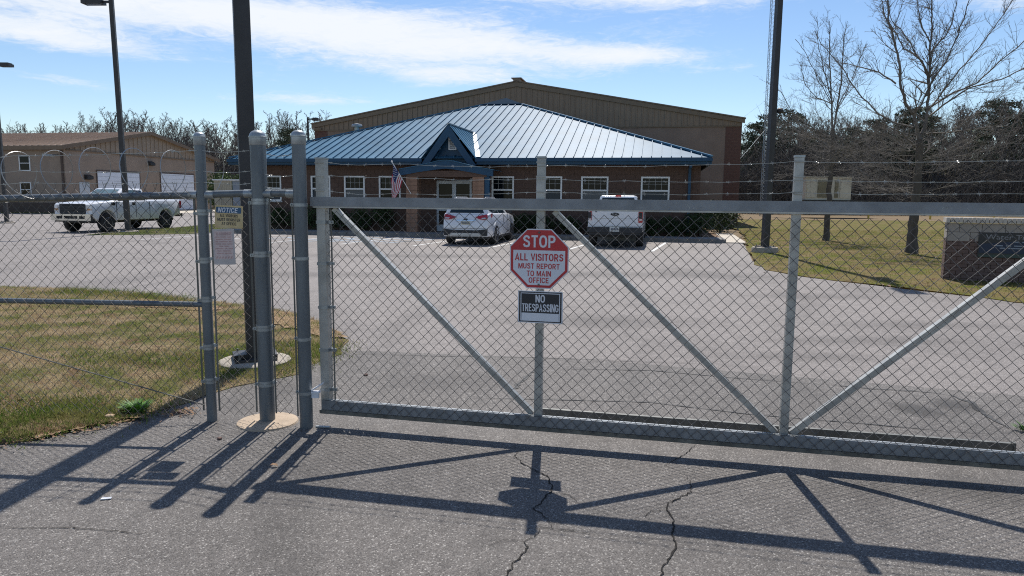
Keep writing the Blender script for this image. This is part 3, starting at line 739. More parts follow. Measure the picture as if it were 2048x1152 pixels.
# razor coil lying along the top of the fence
coil = MB(); Q = []; turns = 9.2; pitch = .285
for i in range(int(turns * 40) + 1):
    q = 2 * math.pi * i / 40; x = 2.55 - pitch * i / 40
    rr_ = .172 + .006 * math.sin(i * .05 + 1)
    c = FL(x, 1.787 + .02 * math.sin(x * 2.3) - .03 * max(0, x) / 2.6, 0.0) if x > 0 else PL + U2 * (-x) + ZUP * 1.80
    Q.append(c + NL * math.cos(q) * rr_ + ZUP * math.sin(q) * rr_ * 1.02 - UL * .065 * math.cos(q))
coil.tube(Q, .0030, 5)
for i in range(4, len(Q) - 4, 5):
    t = (Q[i + 1] - Q[i - 1]).normalized(); a = t.orthogonal().normalized(); b = t.cross(a)
    for v in (a, b):
        coil.add([Q[i] - t * .012 - v * .011, Q[i] + t * .002, Q[i] + t * .012 + v * .011, Q[i] - t * .002], [(0, 1, 2, 3)])
solo(coil, 'razor_wire_coil', M['barb'], FL(1.2, 1.64), 'loose coil of razor wire looped along the top of the left fence', 'razor wire')

# ------------------------------------------------------------------ lettering and signs
def _ell(cx, cy, rx, ry, k=18): return [(cx + rx * math.copysign(abs(math.sin(q)) ** .8, math.sin(q)), cy + ry * math.copysign(abs(math.cos(q)) ** .8, math.cos(q))) for q in [2 * math.pi * i / k for i in range(k + 1)]]
_S = [(.57, .72), (.51, .86), (.34, .92), (.17, .87), (.10, .74), (.16, .60), (.34, .53), (.52, .45), (.59, .29), (.52, .13), (.34, .08), (.15, .13), (.08, .29)]
_C = [(.62, .68), (.55, .85), (.36, .92), (.17, .84), (.09, .62), (.09, .38), (.17, .16), (.36, .08), (.55, .15), (.62, .32)]
_P = [(.09, 0), (.09, .915), (.38, .915), (.54, .84), (.58, .69), (.54, .54), (.38, .46), (.17, .46)]
GLYPH = {'A': (.74, [(.07, 0), (.37, .93), (.67, 0)], [(.20, .29), (.54, .29)]), 'C': (.70, _C), 'E': (.60, [(.57, .915), (.09, .915), (.09, .085), (.59, .085)], [(.17, .51), (.52, .51)]),
         'F': (.58, [(.56, .915), (.09, .915), (.09, 0)], [(.17, .49), (.50, .49)]), 'G': (.72, _C[:-1] + [(.56, .15), (.63, .24), (.63, .46), (.40, .46)]), 'I': (.18, [(.09, 0), (.09, 1)]),
         'L': (.57, [(.09, 1), (.09, .085), (.56, .085)]), 'M': (.86, [(.085, 0), (.085, 1)], [(.775, 0), (.775, 1)], [(.12, .95), (.43, .14), (.74, .95)]), 'N': (.70, [(.085, 0), (.085, 1)], [(.615, 0), (.615, 1)], [(.11, .95), (.59, .05)]),
         'O': (.74, _ell(.37, .5, .285, .42)), 'P': (.66, _P), 'R': (.68, _P, [(.36, .44), (.60, 0)]), 'S': (.67, _S), 'T': (.62, [(0, .915), (.62, .915)], [(.31, .83), (.31, 0)]),
         'U': (.68, [(.085, 1), (.085, .34), (.16, .15), (.34, .08), (.52, .15), (.595, .34), (.595, 1)]), 'V': (.70, [(.06, 1), (.35, .07), (.64, 1)]), 'W': (.94, [(.06, 1), (.26, .07), (.47, .90), (.68, .07), (.88, 1)]),
         '!': (.18, [(.09, 1), (.09, .32)], [(.09, .17), (.09, 0)]), ' ': (.26,)}
def lettering(text, parent, c, U, V, w, h, m, bold=0.0, name='lettering', shear=0.0, th=.165):
    """bold block capitals drawn as mitred strokes"""
    U, V, c = Vector(U), Vector(V), Vector(c); Nn = U.cross(V).normalized()
    tot = sum(GLYPH[ch][0] for ch in text) + .13 * (len(text) - 1); kx = w / tot; x0 = -w / 2; mb = MB(); lay = 0
    for ch in text:
        g = GLYPH[ch]
        for st in g[1:]:
            P = [Vector((x * kx, y * h)) for x, y in st]; closed = (P[0] - P[-1]).length < 1e-5
            tt = min(th * h, th * kx * 1.35); L_, R_ = [], []
            n = len(P)
            for i, p in enumerate(P):
                a = P[i - 1] if i > 0 else (P[-2] if closed else None); b = P[i + 1] if i < n - 1 else (P[1] if closed else None)
                d0 = (p - a).normalized() if a is not None else None; d1 = (b - p).normalized() if b is not None else None
                if d0 is None: d0 = d1
                if d1 is None: d1 = d0
                n0, n1 = Vector((-d0.y, d0.x)), Vector((-d1.y, d1.x)); mm = n0 + n1
                mm = n0 if mm.length < .2 else mm.normalized() / max(.45, math.sqrt(max(.01, (1 + n0.dot(n1)) / 2)))
                L_.append(p + mm * tt / 2); R_.append(p - mm * tt / 2)
            vs = []
            for l, r in zip(L_, R_):
                for q in (l, r): vs.append(c + U * (x0 + q.x + shear * (q.y - h / 2)) + V * (q.y - h / 2) + Nn * (.00004 * lay))
            fs = [(2 * i, 2 * i + 1, 2 * i + 3, 2 * i + 2) for i in range(n - 1)]
            mb.add(vs, fs); lay = (lay + 1) % 6
        x0 += (g[0] + .13) * kx
    return mb.build(name, m, parent)

def text_mesh(text, parent, c, U, V, w, h, m, off, name='lettering'):
    """mixed case lettering from the built-in font"""
    cu = bpy.data.curves.new('text', 'FONT'); cu.body = text; cu.size = 1.0; cu.resolution_u = 3; cu.align_x = 'CENTER'
    to = bpy.data.objects.new('text', cu); COL.objects.link(to)
    bpy.context.view_layer.update()
    me = bpy.data.meshes.new_from_object(to.evaluated_get(bpy.context.evaluated_depsgraph_get()))
    bpy.data.objects.remove(to); bpy.data.curves.remove(cu)
    n = len(me.vertices); co = np.zeros(n * 3); me.vertices.foreach_get('co', co); co = co.reshape(-1, 3)
    lo, hi = co.min(0), co.max(0)
    fx = (co[:, 0] - (lo[0] + hi[0]) / 2) / (hi[0] - lo[0]) * w; fy = (co[:, 1] - (lo[1] + hi[1]) / 2) / (hi[1] - lo[1]) * h
    P = np.array(c)[None] + fx[:, None] * np.array(U)[None] + fy[:, None] * np.array(V)[None] - np.array(off)[None]
    me.vertices.foreach_set('co', P.ravel()); me.materials.clear(); me.materials.append(m); me.name = name; me.update()
    o = bpy.data.objects.new(name, me); COL.objects.link(o); o.parent = parent; OFF[o.name] = tuple(off)
    return o

def panel(parent, name, c, U, V, Nv, pts, t, m):
    """flat plate: pts in (u, v); Nv points at the viewer; front face at c"""
    U, V, Nv, c = Vector(U), Vector(V), Vector(Nv), Vector(c)
    mb = MB(); mb.prism([c + U * a + V * b - Nv * t for a, b in pts], Nv * t)
    return mb.build(name, m, parent)
def rect(x0, y0, x1, y1): return [(x0, y0), (x1, y0), (x1, y1), (x0, y1)]
def rrect(x0, y0, x1, y1, r, k=4):
    out = []
    for cx, cy, a0 in [(x1 - r, y1 - r, 0), (x0 + r, y1 - r, 90), (x0 + r, y0 + r, 180), (x1 - r, y0 + r, 270)]:
        out += [(cx + r * math.cos(R(a0 + 90 * i / k)), cy + r * math.sin(R(a0 + 90 * i / k))) for i in range(k + 1)]
    return out
VW = GN * -1
# stop sign on the second upright
c0 = G(1.556, -.064, 1.259)
stop = thing('stop_sign', 'red and white octagonal STOP visitors sign fixed to the gate', 'sign', c0)
def octo(rad): q = rad * math.tan(math.pi / 8); return [(q, -rad), (rad, -q), (rad, q), (q, rad), (-q, rad), (-rad, q), (-rad, -q), (-q, -rad)]
panel(stop, 'board', c0, GU, ZUP, VW, octo(.194), .003, M['sign_white'])
panel(stop, 'red_face', c0 + VW * .001, GU, ZUP, VW, octo(.187), .0012, M['sign_red'])
q_ = .171 * math.tan(math.pi / 8)
panel(stop, 'white_field', c0 + VW * .0018, GU, ZUP, VW, [(q_, -.171), (.171, -q_), (.171, .056), (-.171, .056), (-.171, -q_), (-q_, -.171)], .0009, M['sign_white'])
for tx, z, w, h, m in [('STOP', .114, .212, .079, 'sign_white'), ('ALL VISITORS', .011, .318, .047, 'sign_red'), ('MUST REPORT', -.047, .272, .036, 'sign_red'), ('TO MAIN', -.095, .160, .036, 'sign_red'), ('OFFICE', -.139, .132, .036, 'sign_red')]:
    lettering(tx, stop, c0 + VW * .0026 + ZUP * z, GU, ZUP, w, h, M[m], .022 if tx == 'STOP' else .012)
for z in (.171, -.168):
    mb = MB(); mb.lathe(c0 + VW * .002 + ZUP * z, [(.007, 0), (.007, .004), (.004, .006)], 8, VW); mb.build('bolt', M['galv_old'], stop)
# no trespassing sign
c1 = G(1.568, -.064, .943)
ntr = thing('no_trespassing_sign', 'black and white NO TRESPASSING sign hung below the stop sign', 'sign', c1)
panel(ntr, 'board', c1, GU, ZUP, VW, rect(-.149, -.106, .149, .106), .0025, M['sign_white'])
def frame(parent, name, c, x, y, t, m):
    mb = MB()
    for (a, b, e, f) in [(-x, y - t, x, y), (-x, -y, x, -y + t), (-x, -y + t, -x + t, y - t), (x - t, -y + t, x, y - t)]:
        mb.prism([c + GU * p + ZUP * q - VW * .0006 for p, q in rect(a, b, e, f)], VW * .0012)
    return mb.build(name, m, parent)
panel(ntr, 'black_field', c1 + VW * .001, GU, ZUP, VW, rect(-.141, -.100, .141, .100), .0008, M['sign_black'])
frame(ntr, 'white_line', c1 + VW * .0014, .131, .093, .005, M['sign_white'])
panel(ntr, 'blank_field', c1 + VW * .0016, GU, ZUP, VW, rect(-.124, -.088, .124, -.04), .0008, M['sign_white'])
lettering('NO', ntr, c1 + VW * .002 + ZUP * .056, GU, ZUP, .062, .05, M['sign_white'], .016)
lettering('TRESPASSING', ntr, c1 + VW * .002 - ZUP * .004, GU, ZUP, .242, .053, M['sign_white'], .012)
tie = MB()
for x in (-.145, .145):
    for z in (.1, -.1): tie.tube([c1 + GU * x + ZUP * z + VW * .004, c1 + GU * x * 1.06 + ZUP * z * 1.08 + GN * .012], .002, 5)
tie.build('tie_wire', M['galv_old'], ntr)
# notice sign and faded warning sign on the narrow fence bay
UF = (PM - PL).normalized(); VF = Vector((UF.y, -UF.x, 0))
def FM(x, z, b=0.0): return PL + UF * x + VF * (.012 + b) + ZUP * z
c2 = FM(.195, 1.50)
t_ = R(-2); U_ = UF * math.cos(t_) + ZUP * math.sin(t_); V_ = ZUP * math.cos(t_) - UF * math.sin(t_)
nts = thing('notice_sign', 'faded yellow NOTICE visitors sign with blue header on narrow fence bay', 'sign', c2)
panel(nts, 'board', c2, U_, V_, VF, rrect(-.102, -.08, .102, .08, .012), .002, M['notice_tan'])
panel(nts, 'header', c2 + VF * .0008, U_, V_, VF, rrect(-.092, .026, .090, .068, .008), .0006, M['notice_blue'])
lettering('NOTICE', nts, c2 + VF * .0014 + V_ * .047 - U_ * .006, U_, V_, .142, .034, M['sign_white'], .02, shear=.2)
for tx, z, w in [('ALL VISITORS', .008, .130), ('MUST REGISTER', -.020, .166), ('AT OFFICE', -.048, .106)]:
    lettering(tx, nts, c2 + VF * .0008 + V_ * z, U_, V_, w, .021, M['sign_black'], .012)
c3 = FM(.150, 1.288)
t_ = R(1.0); U_ = UF * math.cos(t_) + ZUP * math.sin(t_); V_ = ZUP * math.cos(t_) - UF * math.sin(t_)
wrn = thing('warning_sign', 'sun faded pink WARNING sign hanging under the notice sign', 'sign', c3)
panel(wrn, 'board', c3, U_, V_, VF, rrect(-.079, -.127, .079, .125, .006), .002, M['faded_white'])
panel(wrn, 'faded_face', c3 + VF * .0008, U_, V_, VF, rrect(-.068, -.088, .066, .112, .006), .0006, M['faded_pink'])
lettering('WARNING!', wrn, c3 + VF * .0014 + V_ * .092, U_, V_, .108, .022, M['faded_red'], .015)
mb = MB()
for k, ws in enumerate([(.03, .04, .03), (.05, .05), (.02, .06, .02), (.04, .03, .03), (.03, .03), (.06, .02, .03), (.03, .06), (.05, .05)]):
    tot = sum(ws) + .008 * (len(ws) - 1); x = -tot / 2
    for w in ws:
        q = c3 + VF * .0008 + V_ * (.066 - k * .0165) + U_ * x; mb.prism([q, q + U_ * w, q + U_ * w + V_ * .007, q + V_ * .007], VF * .0006); x += w + .008
mb.build('faded_print', M['faded_red'], wrn)
mb = MB()
for k in range(6):
    q = c3 + VF * .0008 + V_ * -.083 + U_ * (-.062 + k * .021); mb.prism([q, q + U_ * .010, q + U_ * .018 + V_ * .014, q + U_ * .008 + V_ * .014], VF * .0006)
mb.build('hazard_stripes', M['faded_red'], wrn)

# ------------------------------------------------------------------ office building
off_b = thing('office_building', 'low brown block office with blue metal hip roof and white windows', 'building', S(-8.8, 31.07, 0))
WN = 31.07; SL, SR = -19.0, 1.70
WIN = [(-18.5, -17.5), (-15.98, -15.0), (-14.31, -13.29), (-12.6, -11.55), (-7.28, -6.27), (-5.26, -4.13), (-3.30, -2.13), (-.75, .45)]
WZ0, WZ1 = 1.42, 2.60
DOOR = (-9.85, -8.2)
def hole(s, z, m=0.0):
    for a, b in WIN:
        if a - m < s < b + m and WZ0 - m < z < WZ1 + m: return True
    return DOOR[0] - m < s < DOOR[1] + m and z < 2.42 + m
wl = MB()
edges = sorted([SL, SR] + [e for w in WIN for e in w] + list(DOOR))
for a, b in zip(edges, edges[1:]):
    mid = (a + b) / 2
    if any(p < mid < q for p, q in WIN): wl.sbox(a, WN, 0, b, WN + .22, WZ0); wl.sbox(a, WN, WZ1, b, WN + .22, 3.30)
    elif DOOR[0] < mid < DOOR[1]: wl.sbox(a, WN, 2.42, b, WN + .22, 3.30)
    else: wl.sbox(a, WN, 0, b, WN + .22, 3.30)
wl.sbox(SR - .22, WN + .22, 0, SR, 47.9, 3.30); wl.sbox(SL, WN + .22, 0, SL + .22, 47.9, 3.30)
wl.build('wall', M['mortar'], off_b)
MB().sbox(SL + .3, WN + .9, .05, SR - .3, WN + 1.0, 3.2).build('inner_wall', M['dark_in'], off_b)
# split-faced blocks laid in running bond: nearest 290 as single blocks, the rest joined
BL, BH = .400, .200
blk_mesh = {}
cands = []
for row in range(16):
    z = .08 + row * BH
    s = SL - (BL / 2 if row % 2 else 0)
    while s < SR:
        a, b = max(s, SL), min(s + BL, SR)
        segs = [(a, b)]
        for p, q in WIN + [DOOR]:
            zz0, zz1 = (WZ0, WZ1) if (p, q) != DOOR else (0, 2.42)
            if z + BH > zz0 + .02 and z < zz1 - .02:
                ns = []
                for u, v in segs:
                    if v <= p or u >= q: ns.append((u, v)); continue
                    if u < p: ns.append((u, p))
                    if v > q: ns.append((q, v))
                segs = ns
        for u, v in segs:
            if v - u > .06: cands.append((u, v, z))
        s += BL
def block_mesh(w):
    k = round(w, 2)
    if k not in blk_mesh:
        mb = MB(); g = .006
        mb.prism([(-k / 2 + g, -.012, g), (k / 2 - g, -.012, g), (k / 2 - g, -.012, BH - g), (-k / 2 + g, -.012, BH - g)], (0, .02, 0))
        blk_mesh[k] = mb.mesh('block', M['brick'])
    return blk_mesh[k]
cands.sort(key=lambda c: (S(c[0], WN, c[2]) - Vector((0, 0, 1.65))).length)
vis = [c for c in cands if .9 < c[2] < 3.0]
singles = vis[:285]; sset = set(singles)
oloc = Vector(OFF[off_b.name])
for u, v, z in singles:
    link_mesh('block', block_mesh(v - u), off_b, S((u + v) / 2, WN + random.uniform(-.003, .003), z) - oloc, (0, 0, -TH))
rest = MB()
for u, v, z in cands:
    if (u, v, z) not in sset: rest.sbox(u + .006, WN - .012, z + .006, v - .006, WN + .008, z + BH - .006)
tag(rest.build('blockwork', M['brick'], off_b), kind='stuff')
M['blind_low'] = mat('pale blind behind glass', (0.085, 0.10, 0.115), 0.12, base2=(0.14, 0.155, 0.165), scale=9, stretch=(.2, .2, 9), spec=.16, rvar=.02)
for wi, (a, b) in enumerate(WIN):
    mb = MB(); f = .07
    mb.sbox(a, WN - .03, WZ0, a + f, WN + .10, WZ1); mb.sbox(b - f, WN - .03, WZ0, b, WN + .10, WZ1)
    mb.sbox(a + f, WN - .03, WZ1 - f, b - f, WN + .10, WZ1); mb.sbox(a + f, WN - .03, WZ0, b - f, WN + .10, WZ0 + f); mb.sbox(a + f, WN - .02, 1.97, b - f, WN + .09, 2.04)
    w = mb.build('window', M['white_frame'], off_b)
    MB().sbox(a + f, WN + .05, 2.04, b - f, WN + .058, WZ1 - f).build('pane', M['glass'], w)
    MB().sbox(a + f, WN + .035, WZ0 + f, b - f, WN + .043, 1.97).build('pane', M['blind_low' if wi in (2, 6) else ('glass' if wi in (3, 4) else 'glass_blind')], w)
    mu = MB()
    for k in (1, 2, 3): x = a + f + (b - a - 2 * f) * k / 4; mu.sbox(x - .005, WN + .035, 2.04, x + .005, WN + .049, WZ1 - f)
    mu.sbox(a + f, WN + .034, 2.28, b - f, WN + .050, 2.29); mu.build('muntin', M['sill'], w)
    MB().sbox(a - .04, WN - .07, WZ0 - .06, b + .04, WN + .05, WZ0 - .004).build('sill', M['sill'], w)
# entrance doors
dr = MB(); a, b = DOOR; f = .10; mid = (a + b) / 2
for x0, x1 in [(a, a + f), (b - f, b), (mid - .09, mid + .09)]: dr.sbox(x0, WN + .02, .12, x1, WN + .14, 2.40)
for z0, z1 in [(2.26, 2.40), (.12, .42), (1.05, 1.15)]:
    dr.sbox(a + f, WN + .025, z0, mid - .09, WN + .135, z1); dr.sbox(mid + .09, WN + .025, z0, b - f, WN + .135, z1)
do = dr.build('entrance_door', M['door_grey'], off_b)
MB().sbox(a + f, WN + .07, .42, mid - .09, WN + .08, 2.26).build('pane', M['glass'], do); MB().sbox(mid + .09, WN + .07, .42, b - f, WN + .08, 2.26).build('pane', M['glass'], do)
for x in (mid - .06, mid + .04): MB().sbox(x, WN - .03, 1.0, x + .02, WN - .005, 1.3).build('handle', M['chrome'], do)
M['roofblue_dull'] = mat('roof blue darkened for missing sheen', (0.003, 0.022, 0.048), 0.95, var=0.15, scale=2, spec=0.05)  # sheenless top of the blue roof, its darker look put into the colour
# hip roof laid as single seam panels
EN = 30.32; EL, ER = -19.74, 2.08; EZ = 3.36; SLP = .357; CS = (EL + ER) / 2; HALF = (ER - EL) / 2; TOP = 9.75
def roofpt(s, t, dz=0.0): return S(s, EN + t, EZ + SLP * t + dz)
pitch = (ER - EL) / 54
DORM = (-10.30, -7.78)                                                 # dormer cut out of the eave
for i in range(54):
    a, b = EL + i * pitch, EL + (i + 1) * pitch
    ta, tb = min(a - EL, ER - a, TOP), min(b - EL, ER - b, TOP)
    mb = MB(); p = [roofpt(a, 0), roofpt(b, 0), roofpt(b, max(tb, .001)), roofpt(a, max(ta, .001))]
    if tb < .01: p = [roofpt(a, 0), roofpt(b, 0), roofpt(a, ta)]
    elif ta < .01: p = [roofpt(a, 0), roofpt(b, 0), roofpt(b, tb)]
    mb.prism([q - ZUP * .012 for q in p], ZUP * .012)
    if ta > .15:
        up = (DN + ZUP * SLP).normalized(); nr = up.cross(DS).normalized() * -1
        if nr.z < 0: nr = -nr
        mb.obox(roofpt(a, 0) - DS * .016, up * (ta * math.sqrt(1 + SLP ** 2) - .02), DS * .032, nr * .055)
    mb.build('roof_panel', M['roofblue'], off_b)
rc = MB()                                                              # top of the front slope, missing sheen painted in dark, side and rear slopes
rc.prism([roofpt(EL + TOP, TOP - .05, .03), roofpt(ER - TOP, TOP - .05, .03), roofpt(CS, HALF, .09)], ZUP * .05)
rc.build('dull_roof_top', M['roofblue_dull'], off_b)
sd = MB()
zt = EZ + SLP * HALF
sd.add([S(ER, EN, EZ - .01), S(ER, 47.9, EZ - .01), S(CS, 47.9, zt - .02), S(CS, EN + HALF, zt - .02)], [(0, 1, 2, 3)])
sd.add([S(EL, 47.9, EZ - .01), S(EL, EN, EZ - .01), S(CS, EN + HALF, zt - .02), S(CS, 47.9, zt - .02)], [(0, 1, 2, 3)])
for k in range(42):
    n0 = EN + .4 * (k + 1)
    if n0 > 47.8: break
    m_ = min(n0 - EN, HALF)
    sd.tube([S(ER, n0, EZ + .03), S(ER - m_, n0, EZ + SLP * m_ + .03)], .028, 4); sd.tube([S(EL, n0, EZ + .03), S(EL + m_, n0, EZ + SLP * m_ + .03)], .028, 4)
tag(sd.build('side_roof', M['roofblue'], off_b), kind='stuff')
hp = MB()
for e, sg in ((EL, 1), (ER, -1)):
    pts = [S(e, EN, EZ + .05), S(e + sg * TOP, EN + TOP, EZ + SLP * TOP + .05)]
    hp.bar(pts[0], pts[1], .14, .06)
hp.build('hip_cap', M['roofblue'], off_b)
fa = MB()
for (a, b) in [(EL, DORM[0]), (DORM[1], ER)]: fa.sbox(a, EN - .02, 3.085, b, EN + .03, EZ - .004)
fa.sbox(ER - .05, EN + .03, 3.085, ER, 47, EZ - .02); fa.sbox(EL, EN + .03, 3.085, EL + .05, 47, EZ - .02)
fa.build('fascia', M['trimblue'], off_b)
gt = MB()
for (a, b) in [(EL - .02, DORM[0] + .05), (DORM[1] - .05, ER + .02)]: gt.sbox(a, EN - .13, 3.20, b, EN - .022, 3.33)
gt.build('gutter', M['trimblue'], off_b)
MB().sbox(EL + .05, EN + .03, 3.07, ER - .05, WN + .0, 3.10).build('soffit', M['trimblue'], off_b)
# dormer
dl, drr, da, dz = DORM[0], DORM[1], -9.03, 4.80
dm = MB()
DF = EN - .12
dm.prism([S(dl + .30, DF + .42, 3.1), S(drr - .30, DF + .42, 3.1), S(da, DF + .42, dz - .35)], DN * .1)
dmo = dm.build('dormer', M['trimblue'], off_b)
fb = MB(); th_ = .36
for e in (dl, drr):
    fb.prism([S(e, DF, 3.04), S(da, DF, dz), S(da, DF, dz - th_ * 1.45), S(e + (da - e) * .26, DF, 3.04)], DN * .06)
fb.build('barge_board', M['trimblue'], dmo)
tb_ = (dz - EZ) / SLP
for e, sg in ((dl, -1), (drr, 1)):
    mb = MB(); lo0 = S(e, DF, 3.33); hi0 = S(da, DF, dz + .02); hi1 = S(da, EN + tb_, dz + .02); lo1 = S(e, EN + .02, 3.37)
    mb.add([lo0, lo1, hi1, hi0], [(0, 1, 2, 3), (3, 2, 1, 0)])
    for k in range(9):
        f = (k + .5) / 9; up_ = lo0.lerp(hi0, 0)
        a0 = hi0.lerp(hi1, f); b0 = lo0.lerp(lo1, min(1, f * 1.0))
        base = lo0 + (hi1 - hi0) * f                                     # straight down the dormer slope until it meets the main roof
        dirv = (lo0 - hi0)
        # main roof height along this line
        tt = 1.0
        for q in range(60):
            x = a0 + dirv * (q / 60); t_n = x.dot(DN) - EN
            if x.z < EZ + SLP * t_n: tt = q / 60; break
        mb.tube([a0 + ZUP * .02, a0 + dirv * tt + ZUP * .02], .02, 4)
    mb.build('dormer_roof', M['roofblue'], dmo)
vy = MB(); vy.bar(S(drr + .05, EN + .02, EZ + .05), S(da + .05, EN + tb_ + .1, dz + .03), .20, .02); vy.build('valley_flashing', M['galv_new'], dmo)
mb = MB(); mb.bar(S(da, DF, dz + .03), S(da, EN + tb_, dz + .03), .12, .05); mb.build('ridge_cap', M['galv_new'], dmo)
ve = MB(); x0, x1, z0, z1 = -9.12, -8.76, 3.72, 4.26; N0 = DF + .38
for q in [(x0, z0, x0 + .05, z1), (x1 - .05, z0, x1, z1), (x0 + .05, z0, x1 - .05, z0 + .05), (x0 + .05, z1 - .05, x1 - .05, z1)]: ve.sbox(q[0], N0 - .04, q[1], q[2], N0 + .03, q[3])
vo_ = ve.build('vent', M['white_frame'], off_b)
for k in range(5):
    z = z0 + .07 + k * .085; mb = MB(); mb.prism([S(x0 + .05, N0 - .03, z), S(x0 + .05, N0 + .02, z + .05), S(x0 + .05, N0 + .02, z + .06), S(x0 + .05, N0 - .03, z + .012)], DS * (x1 - x0 - .1)); mb.build('slat', M['white_frame'], vo_)
# porch gable and columns
PN = 29.5
pf = MB(); L_, A_, R_ = -11.02, -8.95, -6.86
top = [(L_, 2.83), (L_ + .9, 2.99), (A_ - .35, 3.18), (A_, 3.21), (A_ + .35, 3.18), (R_ - .9, 2.96), (R_, 2.80)]
bot = [(x, z - (.26 if abs(x - A_) > .5 else .34)) for x, z in top]
pf.prism([S(x, PN, z) for x, z in top] + [S(x, PN, z) for x, z in bot[::-1]], DN * .06)
po_ = pf.build('porch_fascia', M['trimblue'], off_b)
pr = MB()
for (x, z), (x2, z2) in zip(top, top[1:]): pr.prism([S(x - .03, PN - .03, z + .005), S(x2 + .03, PN - .03, z2 + .005), S(x2 + .03, PN - .03, z2 + .03), S(x - .03, PN - .03, z + .03)], DN * (WN - PN))
pr.build('porch_roof', M['roofblue'], off_b)
MB().sbox(L_ + .3, PN + .07, 2.52, R_ - .3, PN + .12, 2.78).build('porch_beam', M['mortar'], off_b)
col_blk = MB(); col_blk.box(-.25, -.25, .005, .25, .25, .195); cbm = col_blk.mesh('column_block', M['column'])
for cs in (-10.5, -7.52):
    mb = MB(); mb.sbox(cs - .235, PN + .09, .1, cs + .235, PN + .56, 2.62); co = mb.build('column', M['mortar'], off_b)
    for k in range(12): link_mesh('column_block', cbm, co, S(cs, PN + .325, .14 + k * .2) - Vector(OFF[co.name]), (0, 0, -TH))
ds_ = MB(); ds_.sbox(1.2, WN - .12, .2, 1.31, WN - .02, 2.95); ds_.sbox(1.2, EN - .06, 2.95, 1.31, WN - .02, 3.05); ds_.build('downspout', M['trimblue'], off_b)
ds_ = MB(); ds_.sbox(-7.26, PN + .12, .2, -7.05, PN + .3, 2.6); ds_.build('downspout', M['trimblue'], off_b)

# ------------------------------------------------------------------ warehouse behind the office
wh = thing('warehouse', 'large tan metal and block warehouse with low gable behind the office', 'building', S(-9.55, 48, 0))
HN = 48.0; HL, HR, HC = -24.3, 5.05, -9.55; HE, HR_Z = 6.78, 9.32
def gz(s): return HE + (HR_Z - HE) * (1 - abs(s - HC) / (HR - HC))
w_ = MB(); w_.prism([S(HL, HN, 0), S(HR, HN, 0), S(HR, HN, 6.35), S(HL, HN, 6.35)], DN * .3); w_.sbox(HR - .3, HN + .3, 0, HR, HN + 34, 6.6); w_.sbox(HL, HN + .3, 0, HL + .3, HN + 34, 6.6)
w_.build('wall', M['cmu'], wh)
k = 0; s = HL
while s < HR - .01:
    e = min(s + .366, HR); mb = MB(); N0 = HN - .05
    pts = [(s, 6.36), (e, 6.36), (e, gz(e))] + ([(HC, gz(HC))] if s < HC < e else []) + [(s, gz(s))]
    mb.prism([S(x, N0, z) for x, z in pts], DN * .04)
    mb.prism([S(s + .004, N0 - .048, 6.36), S(s + .06, N0 - .048, 6.36), S(s + .06, N0 - .048, gz(s + .06) - .02), S(s + .004, N0 - .048, gz(s) - .02)], DN * .047)
    mb.build('wall_panel', M['metalwall'], wh); s = e
tr = MB(); tr.sbox(HL, HN - .07, 6.28, HR, HN - .002, 6.355); tr.build('base_trim', M['metaltrim'], wh)
rk = MB()
for e in (HL - .15, HR + .15): rk.prism([S(e, HN - .16, HE - .05), S(HC, HN - .16, HR_Z + .02), S(HC, HN - .16, HR_Z - .26), S(e, HN - .16, HE - .30)], DN * .10)
rk.build('rake_trim', M['metaltrim'], wh)
rf = MB()
for e in (HL - .2, HR + .2): rf.prism([S(e, HN - .2, HE - .04), S(HC, HN - .2, HR_Z + .04), S(HC, HN - .2, HR_Z + .12), S(e, HN - .2, HE + .04)], DN * 34)
rf.build('roof', M['metaltrim'], wh)
rv = MB(); rv.sbox(HC - .22, HN - .2, HR_Z + .0, HC + .22, HN + 20, HR_Z + .24); rv.sbox(HC - .34, HN - .26, HR_Z + .24, HC + .34, HN + 20, HR_Z + .30); rv.build('ridge_vent', M['metalwall'], wh)
qm = {}
for e, sg in ((HR, -1), (HL, 1)):
    for row in range(31):
        z = .15 + row * .2; off_ = .2 if row % 2 else 0
        for a, b in [(0, .4 - off_), (.4 - off_, .8 - off_), (.8 - off_, 1.0)]:
            if b - a < .05: continue
            s0, s1 = sorted((e + sg * a, e + sg * b)); kk = round(s1 - s0, 2)
            if kk not in qm: mb = MB(); mb.box(-kk / 2 + .006, -.014, .006, kk / 2 - .006, .01, .194); qm[kk] = mb.mesh('block', M['quoin'])
            if sg == -1 or z > 3.6: link_mesh('block', qm[kk], wh, S((s0 + s1) / 2, HN, z) - Vector(OFF[wh.name]), (0, 0, -TH))
ey = MB(); ey.sbox(HL - .1, HN - .18, HE - .42, HL + .6, HN - .1, HE - .3); ey.build('gutter_end', M['metaltrim'], wh)
for s0, s1 in [(-4.5, -3.1), (-1.7, -.3)]:
    z = gz((s0 + s1) / 2); mb = MB()
    mb.prism([S(s0, 52, gz(s0) + .05), S(s1, 52, gz(s1) + .05), S(s1, 52, gz(s1) + .26), S(s0, 52, gz(s0) + .26)], DN * 2.0); mb.build('skylight_curb', M['galv_new'], wh)
fl = MB(); fl.lathe(S(-19.3, 44.0, 5.2), [(.16, 0), (.16, .9), (.34, .92), (.36, 1.0), (.3, 1.1), (.08, 1.14)], 16); solo(fl, 'roof_flue', M['galv_new'], S(-19.3, 44.0, 5.2), 'round capped metal flue on the left of the blue roof', 'flue', smooth=40)

